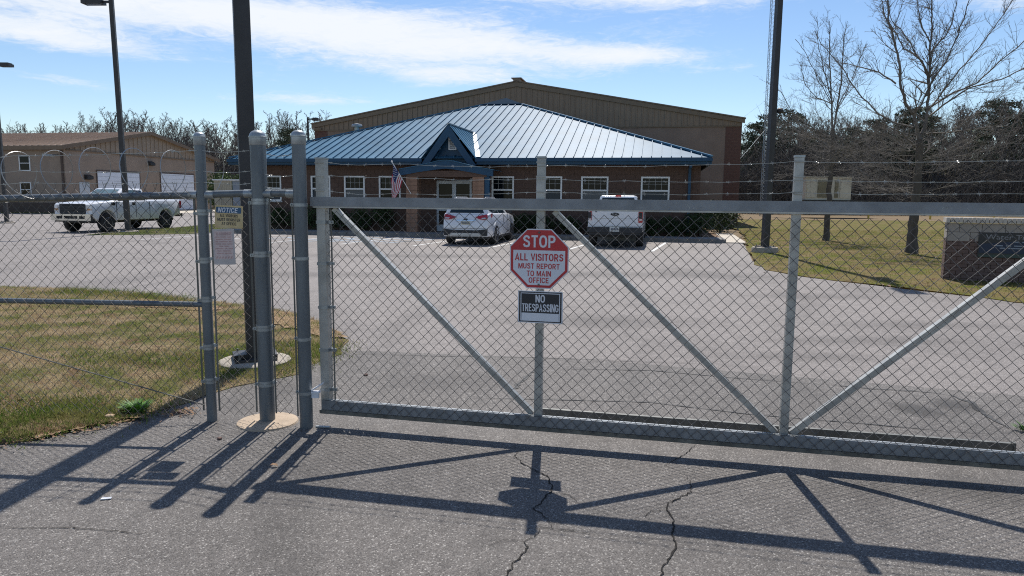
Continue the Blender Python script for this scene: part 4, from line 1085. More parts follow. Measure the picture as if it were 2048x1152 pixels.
# ------------------------------------------------------------------ left building
lb = thing('service_building', 'long tan service building with ribbed roof and white roll-up doors at left', 'building', S(-50.2, 53.05, 0))
LX, LN0, LN1, LE, LP = -50.22, 53.05, 74.3, 5.78, 7.75; LNc = (LN0 + LN1) / 2; LW = -98
b_ = MB(); b_.sbox(LW, LN0, .9, LX - .2, LN0 + .2, LE); b_.sbox(LX - .2, LN0, 0, LX, LN1, 5.5); b_.build('wall', M['leftwall'], lb)
MB().sbox(LW, LN0 - .03, -.05, LX - .21, LN0 + .2, .895).build('shaded_wall_foot', M['leftbase'], lb)  # shade along the wall foot painted as a dark brown course
def lz(n): return LE + (LP - LE) * (1 - abs(n - LNc) / (LNc - LN0))
gp = MB(); n0 = LN0; k = 0
while n0 < LN1 - .01:
    e = min(n0 + .6, LN1)
    mb = MB(); pts = [(n0, 5.5), (e, 5.5), (e, lz(e) - .02)] + ([(LNc, LP - .02)] if n0 < LNc < e else []) + [(n0, lz(n0) - .02)]
    mb.prism([S(LX - .04, x, z) for x, z in pts], DS * .05)
    mb.prism([S(LX + .01, n0, 5.5), S(LX + .01, n0 + .16, 5.5), S(LX + .01, n0 + .16, lz(n0 + .16) - .03), S(LX + .01, n0, lz(n0) - .03)], DS * .05)
    mb.build('wall_panel', M['leftgable'], lb); n0 = e
rf = MB()
for e in (LN0 - .45, LN1 + .45):
    ez = lz(LN0) - .45 * (LP - LE) / (LNc - LN0)
    rf.prism([S(LX + .35, e, ez), S(LX + .35, LNc, LP + .03), S(LX + .35, LNc, LP + .12), S(LX + .35, e, ez + .10)], DS * (LW - LX - .5))
rf.build('roof', M['leftroof'], lb)
rs = MB(); x = LX + .3
while x > LW:
    rs.obox(S(x, LN0 - .45, lz(LN0) + .0), S(0, LNc - LN0 + .4, LP - LE + .12) , DS * .09, ZUP * .06); x -= .62
tag(rs.build('roof_rib', M['leftroof'], lb), kind='stuff')
tr = MB()
for e in (LN0 - .5, LN1 + .5): tr.prism([S(LX + .36, e, LE - .32), S(LX + .36, LNc, LP - .18), S(LX + .36, LNc, LP + .14), S(LX + .36, e, LE + .0)], DS * .06)
tr.sbox(LW, LN0 - .5, LE - .36, LX + .35, LN0 - .4, LE - .05); tr.sbox(LX - .02, LN0 + .2, 5.40, LX + .10, LN1, 5.495)
tr.build('roof_trim', M['metaltrim'], lb)
MB().sbox(LX - .28, LN0 - .14, 0.3, LX - .12, LN0 - .02, 5.4).build('downspout', M['leftbase'], lb)
for n0, n1, zt_ in [(56.6, 62.0, 3.75), (65.1, 70.4, 3.85)]:
    mb = MB(); z = .1
    mb.sbox(LX + .0, n0 - .1, 0, LX + .06, n0, zt_ + .1); mb.sbox(LX + .0, n1, 0, LX + .06, n1 + .1, zt_ + .1); mb.sbox(LX, n0, zt_, LX + .06, n1, zt_ + .1)
    d = mb.build('rollup_door', M['leftbase'], lb)
    while z < zt_ - .05:
        q = MB(); h = min(.4, zt_ - z); q.sbox(LX + .005, n0, z + .008, LX + .045, n1, z + h - .008); q.build('slat', M['rollup'], d); z += .4
mb = MB(); mb.sbox(LX + .01, 54.45, .1, LX + .06, 55.6, 2.7); md = mb.build('side_door', M['door_grey'], lb); MB().sbox(LX + .06, 55.42, 1.15, LX + .12, 55.5, 1.3).build('handle', M['chrome'], md)
for s0, z0, z1 in [(-54.85, 3.62, 4.98), (-54.92, 1.36, 2.66), (-60.6, 3.62, 4.98), (-60.6, 1.36, 2.66)]:
    s1 = s0 + 1.15; mb = MB(); f = .09
    for q in [(s0, z0, s0 + f, z1), (s1 - f, z0, s1, z1), (s0 + f, z0, s1 - f, z0 + f), (s0 + f, z1 - f, s1 - f, z1), (s0 + f, (z0 + z1) / 2 - .03, s1 - f, (z0 + z1) / 2 + .03)]: mb.sbox(q[0], LN0 - .06, q[1], q[2], LN0 - .002, q[3])
    w = mb.build('window', M['white_frame'], lb)
    MB().sbox(s0 + f, LN0 - .03, z0 + f, s1 - f, LN0 - .02, (z0 + z1) / 2 - .03).build('pane', M['glass'], w); MB().sbox(s0 + f, LN0 - .03, (z0 + z1) / 2 + .03, s1 - f, LN0 - .02, z1 - f).build('pane', M['glass'], w)
for n0, z0 in [(63.3, 4.55), (55.1, 2.95)]:
    mb = MB(); mb.prism([S(LX, n0, z0), S(LX + .35, n0, z0 + .05), S(LX + .35, n0, z0 + .3), S(LX, n0, z0 + .45)], DN * .7); mb.build('wall_light', M['carblack'], lb)
mb = MB(); mb.tube([S(LX - .6, LN0 - .05, 5.0), S(LX - .6, LN0 - .9, 4.95)], .05, 6); mb.obox(S(LX - .75, LN0 - 1.5, 4.85), DS * .3, DN * .7, ZUP * .16); mb.build('area_light', M['galv_new'], lb)

# ------------------------------------------------------------------ vehicles (local axes: +x forward, +y left, z up)
def inset2d(poly, d):
    n = len(poly); out = []
    A = sum(poly[i][0] * poly[(i + 1) % n][1] - poly[(i + 1) % n][0] * poly[i][1] for i in range(n))
    sg = 1 if A > 0 else -1
    for i in range(n):
        p0, p1, p2 = (Vector(poly[(i + k) % n]) for k in (-1, 0, 1))
        a = (p1 - p0).normalized(); b = (p2 - p1).normalized()
        na, nb = Vector((-a.y, a.x)) * sg, Vector((-b.y, b.x)) * sg
        m = (na + nb)
        m = m.normalized() / max(.5, math.sqrt((1 + na.dot(nb)) / 2)) if m.length > .1 else na
        q = p1 + m * d; out.append((q.x, q.y))
    return out
def arch(xc, zc, r, zb, k=12):
    a0 = math.asin(max(-1, min(1, (zb - zc) / r)))
    return [(xc - r * math.cos(a0 + (math.pi - 2 * a0) * i / k), zc + r * math.sin(a0 + (math.pi - 2 * a0) * i / k)) for i in range(k + 1)]
def body(poly, W, L, tumble=.06, zt=.75, plan=.10, xc=0.0):
    rings = [(-1, 0, .055), (-1, .018, .022), (-1, .06, 0.0), (1, .06, 0.0), (1, .018, .022), (1, 0, .055)]
    vs = []; n = len(poly)
    for sg, dy, ins in rings:
        for x, z in (inset2d(poly, ins) if ins else poly):
            y = (W - dy) * (1 - tumble * max(0, (z - zt)) ** 1.3) * (1 - plan * (abs(x - xc) / (L / 2)) ** 5)
            vs.append((x, sg * y, z))
    A = sum(poly[i][0] * poly[(i + 1) % n][1] - poly[(i + 1) % n][0] * poly[i][1] for i in range(n))
    fs = []
    for k in range(len(rings) - 1):
        for i in range(n):
            j = (i + 1) % n; f = (k * n + i, k * n + j, (k + 1) * n + j, (k + 1) * n + i)
            fs.append(f[::-1] if A < 0 else f)
    c0 = tuple(range(n)); c1 = tuple((len(rings) - 1) * n + i for i in range(n))
    fs.append(c0[::-1] if A > 0 else c0); fs.append(c1 if A > 0 else c1[::-1])
    # polygon winding above gives outward faces for the side strips; caps closed both sides
    bm = bmesh.new(); bv = [bm.verts.new(v) for v in vs]
    for f in fs:
        try: bm.faces.new([bv[i] for i in f])
        except ValueError: pass
    bmesh.ops.triangulate(bm, faces=[f for f in bm.faces if len(f.verts) > 4])
    bmesh.ops.recalc_face_normals(bm, faces=bm.faces[:])
    mb = MB(); bm.verts.index_update(); mb.add([v.co.copy() for v in bm.verts], [tuple(v.index for v in f.verts) for f in bm.faces]); bm.free()
    return mb
def house(b0, b1, yb, z0, r0, r1, yr, z1, crown=.03):
    """greenhouse: belt rectangle to a smaller roof rectangle, edges rounded"""
    bm = bmesh.new()
    P = [(b0, -yb, z0), (b1, -yb, z0), (b1, yb, z0), (b0, yb, z0), (r0, -yr, z1), (r1, -yr, z1), (r1, yr, z1), (r0, yr, z1)]
    v = [bm.verts.new(p) for p in P]
    for f in [(0, 3, 2, 1), (4, 5, 6, 7), (0, 1, 5, 4), (1, 2, 6, 5), (2, 3, 7, 6), (3, 0, 4, 7)]: bm.faces.new([v[i] for i in f])
    ed = [e for e in bm.edges if not (abs(e.verts[0].co.z - z0) < 1e-4 and abs(e.verts[1].co.z - z0) < 1e-4)]
    bmesh.ops.bevel(bm, geom=ed, offset=.09, segments=4, affect='EDGES', profile=.6)
    bmesh.ops.recalc_face_normals(bm, faces=bm.faces[:])
    for q in bm.verts:
        if q.co.z > z1 - .03: q.co.z += crown * (1 - (q.co.y / yr) ** 2) * (1 - ((q.co.x - (r0 + r1) / 2) / ((r1 - r0) / 2 + .01)) ** 2 * .8)
    mb = MB(); bm.verts.index_update(); mb.add([q.co.copy() for q in bm.verts], [tuple(q.index for q in f.verts) for f in bm.faces]); bm.free()
    def face(side, u, w):
        c = {'L': (3, 2, 6, 7), 'R': (0, 1, 5, 4), 'B': (0, 3, 7, 4), 'F': (1, 2, 6, 5)}[side]
        a, b, d, e = (Vector(P[i]) for i in c)
        lo = a.lerp(b, u); hi = e.lerp(d, u); return lo.lerp(hi, w)
    def pane(side, pts, lift=.008):
        q = [face(side, u, w) for u, w in pts]; nn = (q[1] - q[0]).cross(q[2] - q[0]).normalized()
        cc = sum(q, Vector()) / len(q); ctr = Vector(((b0 + b1) / 2, 0, (z0 + z1) / 2))
        if nn.dot(cc - ctr) < 0: nn = -nn
        m = MB(); m.prism([p - nn * .02 for p in q], nn * (.02 + lift)); return m
    return mb, pane
_wheel = {}
def wheel(parent, x, y, r, w, rim_r):
    sg = 1 if y > 0 else -1
    key = (r, w, rim_r)
    if key not in _wheel:
        t = MB(); t.lathe((0, 0, 0), [(rim_r, -w / 2 + .02), (r * .93, -w / 2), (r * .985, -w / 2 + .025), (r, -w / 2 + .05), (r, w / 2 - .05), (r * .985, w / 2 - .025), (r * .93, w / 2), (rim_r, w / 2 - .012)], 30, (0, 1, 0), cap=True)
        q = MB(); q.lathe((0, 0, 0), [(rim_r * 1.0, w / 2 - .012), (rim_r * .94, w / 2 - .008), (rim_r * .90, w / 2 - .04), (.05, w / 2 - .06)], 28, (0, 1, 0), cap=False)
        for i in range(6):
            a = 2 * math.pi * i / 6; d = Vector((math.cos(a), 0, math.sin(a))); p = Vector((-math.sin(a), 0, math.cos(a)))
            q.obox(d * .04 - p * .028 + Vector((0, w / 2 - .055, 0)), d * (rim_r * .9 - .04), p * .056, Vector((0, .032, 0)))
        q.lathe((0, w / 2 - .06, 0), [(.062, 0), (.062, .045), (.02, .055)], 14, (0, 1, 0))
        _wheel[key] = (t.mesh('tyre', M['tyre'], smooth=35), q.mesh('rim', M['rim'], smooth=30))
    e = bpy.data.objects.new('wheel', _wheel[key][0]); COL.objects.link(e); e.parent = parent; e.location = (x, y, r); e.rotation_euler = (0, 0, 0 if sg > 0 else math.pi)
    link_mesh('rim', _wheel[key][1], e)
def lpart(mb, name, m, parent, smooth=None): return mb.build(name, m, parent, smooth=smooth, local=True)
def patch(pts, xf, m, name, parent, t=.02, d=1):
    """patch on a front or rear face: (y, z) outline, xf(y, z) gives the surface x"""
    mb = MB(); n = len(pts)
    a = [Vector((xf(y, z) + d * .012, y, z)) for y, z in pts]; b = [Vector((xf(y, z) - d * t, y, z)) for y, z in pts]
    mb.add(a + b, [tuple(range(n)), tuple(range(2 * n - 1, n - 1, -1))] + [(i, i + n, (i + 1) % n + n, (i + 1) % n) for i in range(n)])
    return lpart(mb, name, m, parent)
def ell(y, z, ry, rz, k=18): return [(y + ry * math.cos(2 * math.pi * i / k), z + rz * math.sin(2 * math.pi * i / k)) for i in range(k)]
def sidebox(mb, x0, x1, W, z0, z1, t=.012):
    for sg in (-1, 1): mb.box(x0, sg * W - t / 2, z0, x1, sg * W + t / 2, z1)

# white hatchback SUV, tail to the camera
suv = thing('sport_utility_car', 'white compact SUV parked nose-in with red tail lights, at left of entrance bays', 'car', S(-6.53, 26.15, 0), math.pi / 2 - TH)
RX, FX, WR = -1.30, 1.39, .345
pl_ = [(-2.20, .30)] + arch(RX, WR, .40, .27) + arch(FX, WR, .40, .27) + [(2.12, .27), (2.24, .42), (2.24, .66), (2.12, .86), (1.75, .98), (1.0, 1.06), (-2.02, 1.12), (-2.14, 1.06), (-2.20, .92), (-2.25, .72), (-2.25, .48)]
lpart(body(pl_, .915, 4.5, .10, .7, .13), 'body', M['carwhite'], suv, 32)
hb, pane = house(-2.10, 1.05, .80, 1.05, -1.92, .10, .58, 1.635, .035)
cb = lpart(hb, 'cabin', M['carwhite'], suv, 40)
lpart(pane('B', [(.10, .12), (.90, .12), (.86, .84), (.14, .84)]), 'rear_window', M['carglass'], suv)
lpart(pane('F', [(.06, .08), (.94, .08), (.92, .92), (.08, .92)]), 'windscreen', M['carglass'], suv)
for sd in 'LR':
    lpart(pane(sd, [(.05, .30), (.24, .08), (.24, .86), (.14, .84)]), 'side_window', M['carglass'], suv); lpart(pane(sd, [(.26, .07), (.50, .07), (.50, .88), (.26, .86)]), 'side_window', M['carglass'], suv); lpart(pane(sd, [(.53, .07), (.86, .07), (.78, .86), (.53, .88)]), 'side_window', M['carglass'], suv)
def rxs(y, z):
    return -2.25 + (0 if z < .72 else (z - .72) * .14) + (max(0, z - .95)) * .5
for sg in (1, -1):
    tl = patch([(sg * .34, .985), (sg * .52, 1.04), (sg * .755, 1.085), (sg * .775, 1.0), (sg * .78, .92), (sg * .66, .895), (sg * .48, .92)], lambda y, z: rxs(y, z) - .010, M['red_lens'], 'tail_light', suv, .05, -1)
    patch([(sg * .56, .955), (sg * .73, .975), (sg * .74, .925), (sg * .60, .920)], lambda y, z: rxs(y, z) - .022, M['clear_lens'], 'lens', tl, .02, -1)
    mb = MB(); mb.obox((-2.17, sg * .75, .925), (.33, sg * .085, .06), (0, sg * .03, 0), (.05, 0, .12)); lpart(mb, 'tail_light', M['red_lens'], suv)
patch([(-.36, .845), (.36, .845), (.33, .885), (-.33, .885)], rxs, M['chrome'], 'trim_strip', suv, .02, -1)
patch(ell(0, .90, .075, .032), lambda y, z: rxs(y, z) - .012, M['carblack'], 'emblem', suv, .02, -1)
lp = patch(rect(-.165, .72, .165, .825), rxs, M['plate_tan'], 'licence_plate', suv, .02, -1)
for y in (-.1, -.05, .0, .05, .1): patch(rect(y - .016, .75, y + .016, .80), lambda a, b: rxs(a, b) - .012, M['plate_ink'], 'plate_mark', lp, .004, -1)
patch([(-.77, .34), (.77, .34), (.79, .57), (.40, .53), (-.40, .53), (-.79, .57)], lambda y, z: rxs(y, .6) - .022, M['carblack'], 'bumper', suv, .1, -1)
patch([(-.60, .34), (.60, .34), (.52, .43), (-.52, .43)], lambda y, z: rxs(y, .6) - .04, M['carsilver'], 'skid_plate', suv, .02, -1)
patch([(-.74, .585), (.74, .585), (.74, .592), (-.74, .592)], lambda y, z: rxs(y, z) - .004, M['carblack'], 'hatch_seam', suv, .01, -1)
for sg in (-1, 1): mb = MB(); mb.box(-.86, sg * .905 - .006, .24, .95, sg * .905 + .006, .40); lpart(mb, 'side_cladding', M['carblack'], suv)
for sg in (1, -1):
    mb = MB(); mb.tube([(-1.65, sg * .53, 1.60), (-1.5, sg * .53, 1.665), (-.1, sg * .52, 1.665), (.05, sg * .52, 1.60)], .014, 6); lpart(mb, 'roof_rail', M['carsilver'], suv)
    mb = MB(); mb.obox((.62, sg * .86, 1.06), (.10, sg * .02, 0), (0, sg * .17, .02), (-.02, 0, .12)); lpart(mb, 'door_mirror', M['carblack'], suv)
    for xx in (.62, -.42): mb = MB(); mb.box(xx - .2, sg * .905 - .012, .90, xx, sg * .905 + .012, .925); lpart(mb, 'door_handle', M['carwhite'], suv)
    for xx in (.98, -.12): mb = MB(); mb.box(xx, sg * .901 - .01, .41, xx + .01, sg * .901 + .012, 1.02); lpart(mb, 'door_seam', M['carblack'], suv)
    patch([(sg * .55, .70), (sg * .86, .74), (sg * .80, .84), (sg * .58, .80)], lambda y, z: 2.16 - .1 * abs(y) ** 4, M['clear_lens'], 'headlight', suv)
    for x in (RX, FX): wheel(suv, x, sg * .80, WR, .225, .235)
mb = MB(); mb.box(-2.0, -.72, .22, 2.0, .72, .45); lpart(mb, 'underbody', M['carblack'], suv)

# white pickup, tail to the camera
pk = thing('pickup_truck', 'white pickup parked tail toward the gate with black bumper, right of the SUV', 'pickup', S(-1.42, 26.95, 0), math.pi / 2 - TH)
RX, FX, WR = -1.45, 1.82, .385
pl_ = [(-2.62, .60), (-2.1, .56)] + arch(RX, WR + .03, .46, .50) + arch(FX, WR + .03, .46, .42) + [(2.5, .40), (2.66, .52), (2.68, .95), (2.58, 1.10), (1.15, 1.20), (-1.02, 1.22), (-1.05, 1.33), (-2.63, 1.34)]
lpart(body(pl_, .955, 5.35, .06, .8, .05), 'body', M['carwhite'], pk, 30)
hb, pane = house(-1.02, 1.30, .82, 1.18, -.86, .42, .635, 1.77, .03)
lpart(hb, 'cabin', M['carwhite'], pk, 40)
lpart(pane('B', [(.06, .16), (.94, .16), (.93, .86), (.07, .86)]), 'rear_window', M['carglass'], pk); lpart(pane('F', [(.06, .08), (.94, .08), (.92, .92), (.08, .92)]), 'windscreen', M['carglass'], pk)
for sd in 'LR': lpart(pane(sd, [(.08, .08), (.40, .08), (.40, .86), (.12, .84)]), 'side_window', M['carglass'], pk); lpart(pane(sd, [(.43, .08), (.86, .08), (.74, .86), (.43, .86)]), 'side_window', M['carglass'], pk)
mb = MB(); mb.box(-.93, -.10, 1.735, -.84, .10, 1.785); lpart(mb, 'brake_light', M['red_lens'], pk)
rx = lambda y, z: -2.63
tg = patch(rrect(-.755, .735, .755, 1.335, .02), lambda y, z: -2.635, M['carwhite'], 'tailgate', pk, .03, -1)
patch([(-.70, .985), (.70, .985), (.70, 1.0), (-.70, 1.0)], lambda y, z: -2.642, M['carsilver'], 'crease', tg, .01, -1)
patch(rrect(-.19, 1.255, .19, 1.325, .015), lambda y, z: -2.642, M['carblack'], 'handle', tg, .02, -1)
patch(ell(0, 1.135, .155, .062), lambda y, z: -2.645, M['carsilver'], 'emblem', tg, .02, -1); patch(ell(0, 1.135, .145, .053), lambda y, z: -2.649, M['carblack'], 'emblem_face', tg, .02, -1)
for k, (y0, z0) in enumerate([(-.075, 1.125), (-.03, 1.12), (.02, 1.13), (.065, 1.135)]): patch([(y0, z0), (y0 + .022, z0), (y0 + .03, z0 + .03), (y0 + .012, z0 + .03)], lambda y, z: -2.652, M['carsilver'], 'emblem_mark', tg, .012, -1)
patch(rect(.60, 1.20, .67, 1.222), lambda y, z: -2.642, M['carblack'], 'badge', tg, .01, -1)
for sg in (1, -1):
    tl = patch(rrect(*sorted((sg * .785, sg * .925)), .86, 1.30, .02) if sg > 0 else rrect(-.925, .86, -.785, 1.30, .02), lambda y, z: -2.628 + .4 * max(0, abs(y) - .86) ** 1.2, M['red_lens'], 'tail_light', pk, .05, -1)
    y0, y1 = sorted((sg * .80, sg * .905)); patch(rect(y0, 1.0, y1, 1.20), lambda y, z: -2.642 + .3 * max(0, abs(y) - .86), M['carblack'], 'lens', tl, .02, -1); patch(rect(y0, .93, y1 - .02, .985), lambda y, z: -2.643 + .3 * max(0, abs(y) - .86), M['clear_lens'], 'lens', tl, .02, -1)
    mb = MB(); mb.obox((.95, sg * .90, 1.22), (.09, 0, 0), (0, sg * .18, .02), (0, 0, .16)); lpart(mb, 'door_mirror', M['carblack'], pk)
    for xx in (-1.05, .12): mb = MB(); mb.box(xx, sg * .945 - .01, .55, xx + .012, sg * .945 + .013, 1.18); lpart(mb, 'door_seam', M['carblack'], pk)
    for x in (RX, FX): wheel(pk, x, sg * .82, WR, .255, .24)
bp = MB(); bp.box(-2.74, -.93, .52, -2.58, .93, .70); bp.box(-2.70, -.86, .44, -2.5, .86, .52); lpart(bp, 'bumper', M['carblack'], pk)
lp = patch(rect(-.16, .555, .16, .71), lambda y, z: -2.742, M['plate'], 'licence_plate', pk, .02, -1)
for y in (-.1, -.05, .0, .05, .1): patch(rect(y - .016, .60, y + .016, .67), lambda a, b: -2.755, M['plate_ink'], 'plate_mark', lp, .004, -1)
mb = MB(); mb.box(-2.3, -.70, .34, 2.3, .70, .60); lpart(mb, 'underbody', M['carblack'], pk)

# older full-size white pickup, front to the camera
tk = thing('work_truck', 'full size white work truck with black grille beside the left light pole', 'truck', S(-24.75, 29.2, 0), -math.pi / 2 - TH)
RX, FX, WR = -1.90, 1.92, .415
pl_ = [(-3.02, .72), (-2.5, .60)] + arch(RX, WR + .02, .52, .50) + arch(FX, WR + .02, .52, .50) + [(2.72, .62), (2.80, .70), (2.80, 1.20), (2.70, 1.27), (1.55, 1.36), (-.72, 1.38), (-.74, 1.40), (-3.03, 1.42)]
lpart(body(pl_, .985, 5.9, .05, .9, .04), 'body', M['carwhite'], tk, 30)
hb, pane = house(-.72, 1.60, .88, 1.34, -.62, .62, .70, 1.93, .03)
lpart(hb, 'cabin', M['carwhite'], tk, 40)
M['screen'] = mat('windscreen glass', (0.10, 0.16, 0.17), 0.08, base2=(0.16, 0.23, 0.24), scale=1.5, rvar=.02)
lpart(pane('F', [(.06, .06), (.94, .06), (.92, .92), (.08, .92)]), 'windscreen', M['screen'], tk); lpart(pane('B', [(.1, .2), (.9, .2), (.9, .84), (.1, .84)]), 'rear_window', M['carglass'], tk)
for sd in 'LR': lpart(pane(sd, [(.06, .08), (.34, .08), (.34, .86), (.10, .84)]), 'side_window', M['carglass'], tk); lpart(pane(sd, [(.37, .08), (.82, .08), (.66, .88), (.37, .88)]), 'side_window', M['screen'], tk)
gx = lambda y, z: 2.80
gr = patch(rrect(-.66, .80, .66, 1.24, .06), gx, M['carblack'], 'grille', tk, .04)
for z in (.92, 1.04, 1.15): patch(rect(-.60, z, .60, z + .02), lambda y, z: 2.815, M['tyre'], 'grille_bar', gr, .02)
patch(ell(0, 1.03, .15, .07), lambda y, z: 2.822, M['tank'], 'emblem', gr, .02)
for sg in (1, -1):
    y0, y1 = sorted((sg * .70, sg * .945)); hl = patch(rrect(y0, .84, y1, 1.17, .03), lambda y, z: 2.80 - .25 * max(0, abs(y) - .80), M['clear_lens'], 'headlight', tk, .05)
    patch(rect(y0 + .03, .96, y1 - .02, 1.04), lambda y, z: 2.812 - .25 * max(0, abs(y) - .80), M['amber_lens'], 'turn_signal', hl, .02)
    mb = MB(); mb.obox((1.12, sg * .94, 1.36), (.12, 0, 0), (0, sg * .24, .02), (0, 0, .26)); lpart(mb, 'door_mirror', M['carblack'], tk)
    for xx in (1.38, .16, -.75): mb = MB(); mb.box(xx, sg * .978 - .01, .60, xx + .014, sg * .978 + .013, 1.34); lpart(mb, 'door_seam', M['carblack'], tk)
    mb = MB(); mb.box(.24, sg * .982 - .012, 1.18, .40, sg * .982 + .014, 1.30); lpart(mb, 'door_handle', M['carblack'], tk)
    mb = MB(); mb.box(1.46, sg * .978 - .01, 1.18, 1.68, sg * .978 + .014, 1.30); lpart(mb, 'fender_vent', M['carblack'], tk)
    mb = MB(); mb.box(-3.05, sg * .95 - .05, 1.0, -3.0, sg * .95 + .03, 1.36); lpart(mb, 'tail_light', M['red_lens'], tk)
    for x in (RX, FX): wheel(tk, x, sg * .86, WR, .27, .23)
bp = MB(); bp.box(2.81, -1.0, .52, 2.95, 1.0, .60); bp.box(2.81, -1.0, .72, 2.95, 1.0, .80)
for y0, y1 in [(-1.0, -.72), (-.42, -.34), (.34, .42), (.72, 1.0)]: bp.box(2.82, y0, .60, 2.94, y1, .72)
lpart(bp, 'bumper', M['chrome'], tk); mb = MB(); mb.box(2.60, -.9, .46, 2.85, .9, .72); lpart(mb, 'air_dam', M['carblack'], tk)
mb = MB(); mb.box(-2.7, -.74, .40, 2.6, .74, .66); lpart(mb, 'underbody', M['carblack'], tk)
mb = MB(); mb.box(-3.16, -.95, .58, -3.03, .95, .74); lpart(mb, 'rear_bumper', M['chrome'], tk)

# ------------------------------------------------------------------ light poles and tower
def light_pole(loc, w, H, label, footing=None, lean=0.0, heads=(), rot=0.0, group=None):
    t = thing('light_pole', label, 'light pole', loc, 0, group)
    L = Vector(loc); c, s = math.cos(rot), math.sin(rot); U, V = Vector((c, s, 0)), Vector((-s, c, 0)); A = Vector((lean, 0, 1))
    k = w * .82
    mb = MB(); a = [L + ZUP * .02 + U * x * w / 2 + V * y * w / 2 for x, y in ((-1, -1), (1, -1), (1, 1), (-1, 1))]; b = [L + A * H + U * x * k / 2 + V * y * k / 2 for x, y in ((-1, -1), (1, -1), (1, 1), (-1, 1))]
    mb.add(a + b, [(0, 3, 2, 1), (4, 5, 6, 7), (0, 1, 5, 4), (1, 2, 6, 5), (2, 3, 7, 6), (3, 0, 4, 7)])
    p = mb.build('pole', M['bronze'], t)
    if footing:
        r, h = footing; mb = MB(); mb.lathe(L - ZUP * .1, [(r, 0), (r * 1.02, h * .6 + .1), (r * .97, h + .1), (r * .9, h + .108), (.02, h + .112)], 32); mb.build('concrete_footing', M['pad'], t, smooth=40)
        mb = MB(); q = w * 1.25; mb.obox(L - U * q - V * q + ZUP * (h + .012), U * 2 * q, V * 2 * q, ZUP * .022); bp_ = mb.build('base_plate', M['bronze'], t)
        for x in (-1, 1):
            for y in (-1, 1): mb = MB(); mb.lathe(L + U * x * q * .78 + V * y * q * .78 + ZUP * (h + .035), [(.018, 0), (.018, .02), (.010, .022), (.010, .05)], 6); mb.build('anchor_bolt', M['galv_old'], bp_)
    for d, z, ln in heads:
        d = Vector(d); e = d.cross(ZUP)
        mb = MB(); b0 = L + A * z; mb.bar(b0, b0 + d * .35, .09, .09); mb.build('arm', M['bronze'], t)
        mb = MB(); o = b0 + d * .35 - e * .22 - ZUP * .10; mb.prism([o, o + d * ln, o + d * ln + e * .44, o + e * .44], ZUP * .15); q = o + ZUP * .15; mb.prism([q + d * .06 + e * .04, q + d * (ln - .06) + e * .04, q + d * (ln - .06) + e * .40, q + d * .06 + e * .40], ZUP * .05); hd = mb.build('lamp_head', M['bronze'], t)
        mb = MB(); o = o + d * .08 + e * .06 - ZUP * .012; mb.prism([o, o + d * (ln - .16), o + d * (ln - .16) + e * .32, o + e * .32], ZUP * .011); mb.build('lens', M['glass_blind'], hd)
    return t
big = light_pole((-2.53, 6.86, .03), .155, 8.2, 'thick bronze square light pole standing just behind the narrow fence bay', (.335, .022), -.002, [((-1, 0, 0), 8.1, .7), ((1, 0, 0), 8.1, .7)], R(24))
cv = MB(); L = Vector((-2.53, 6.86, .052))
for a0 in (R(24), R(24) + math.pi):
    U, V = Vector((math.cos(a0), math.sin(a0), 0)), Vector((-math.sin(a0), math.cos(a0), 0))
    b = [L + U * .07 - V * .15 + ZUP * .030, L + U * .20 - V * .15 + ZUP * .022, L + U * .20 + V * .15 + ZUP * .035, L + U * .075 + V * .14 + ZUP * .042]
    cv.prism(b, ZUP * .04)
cv.build('base_cover', M['tank'], big)
light_pole((-16.86, 31.2, .03), .20, 9.85, 'bronze light pole beside the white work truck with lamp head at top', (.42, .05), -.0145, [((-1, .05, 0), 9.68, .85)], R(10))
light_pole((-28.4, 40.0, .03), .18, 8.75, 'bronze light pole at the far left edge before the tan building', (.4, .04), -.005, [((1, 0, 0), 8.6, .62)], R(10))
rl_ = light_pole((7.97, 22.4, .05), .19, 12.6, 'tall bronze light pole on the right lawn carrying a round floodlight', (.40, .13), .004, [(DN * -1, 12.5, .8), (DN, 12.5, .8)], R(12))
mb = MB(); P = Vector((8.0, 22.4, 4.16)); mb.tube([P, P + Vector((.12, 0, -.01)), P + Vector((.20, -.02, .05)), P + Vector((.22, -.03, .14))], .014, 8); fa_ = mb.build('flood_bracket', M['bronze'], rl_)
mb = MB(); mb.lathe(P + Vector((.22, -.07, .22)), [(.03, -.06), (.085, 0), (.095, .10), (.088, .115), (.0, .118)], 18, (-.25, 1, .12)); mb.build('floodlight', M['carblack'], rl_, smooth=40)
mb = MB(); mb.lathe(P + Vector((.20, .045, .236)), [(.088, 0), (.085, .012), (.02, .02)], 18, (-.25, 1, .12)); mb.build('lens', M['amber_lens'], rl_)
light_pole((-15.6, 55.0, .03), .16, 7.55, 'small dark light pole rising behind the left end of the blue roof', None, 0, [((1, 0, 0), 7.42, .5)], R(10))
tw = thing('radio_tower', 'slender grey lattice radio tower with guy wires behind the right light pole', 'radio tower', (26.15, 75, 0))
T0 = Vector((26.15, 75, 0)); legs = [Vector((.26 * math.cos(q), .26 * math.sin(q), 0)) for q in (R(200), R(320), R(80))]
for l in legs: mb = MB(); mb.tube([T0 + l, T0 + l + ZUP * 30], .028, 5); mb.build('leg', M['tower'], tw)
mb = MB()
for k in range(75):
    for i in range(3):
        a, b = legs[i], legs[(i + 1) % 3]; z = k * .4
        mb.tube([T0 + a + ZUP * z, T0 + b + ZUP * (z + .4)], .012, 3, cap=False); mb.tube([T0 + a + ZUP * z, T0 + b + ZUP * z], .010, 3, cap=False)
mb.build('lattice', M['tower'], tw)
for g_ in [(-9.5, -8, 9), (10, 6, 9), (12, -9, 12), (-14, 8, 12)]:
    mb = MB(); mb.tube([T0 + ZUP * g_[2], T0 + Vector((g_[0], g_[1], 0))], .007, 4); mb.build('guy_wire', M['tower'], tw)

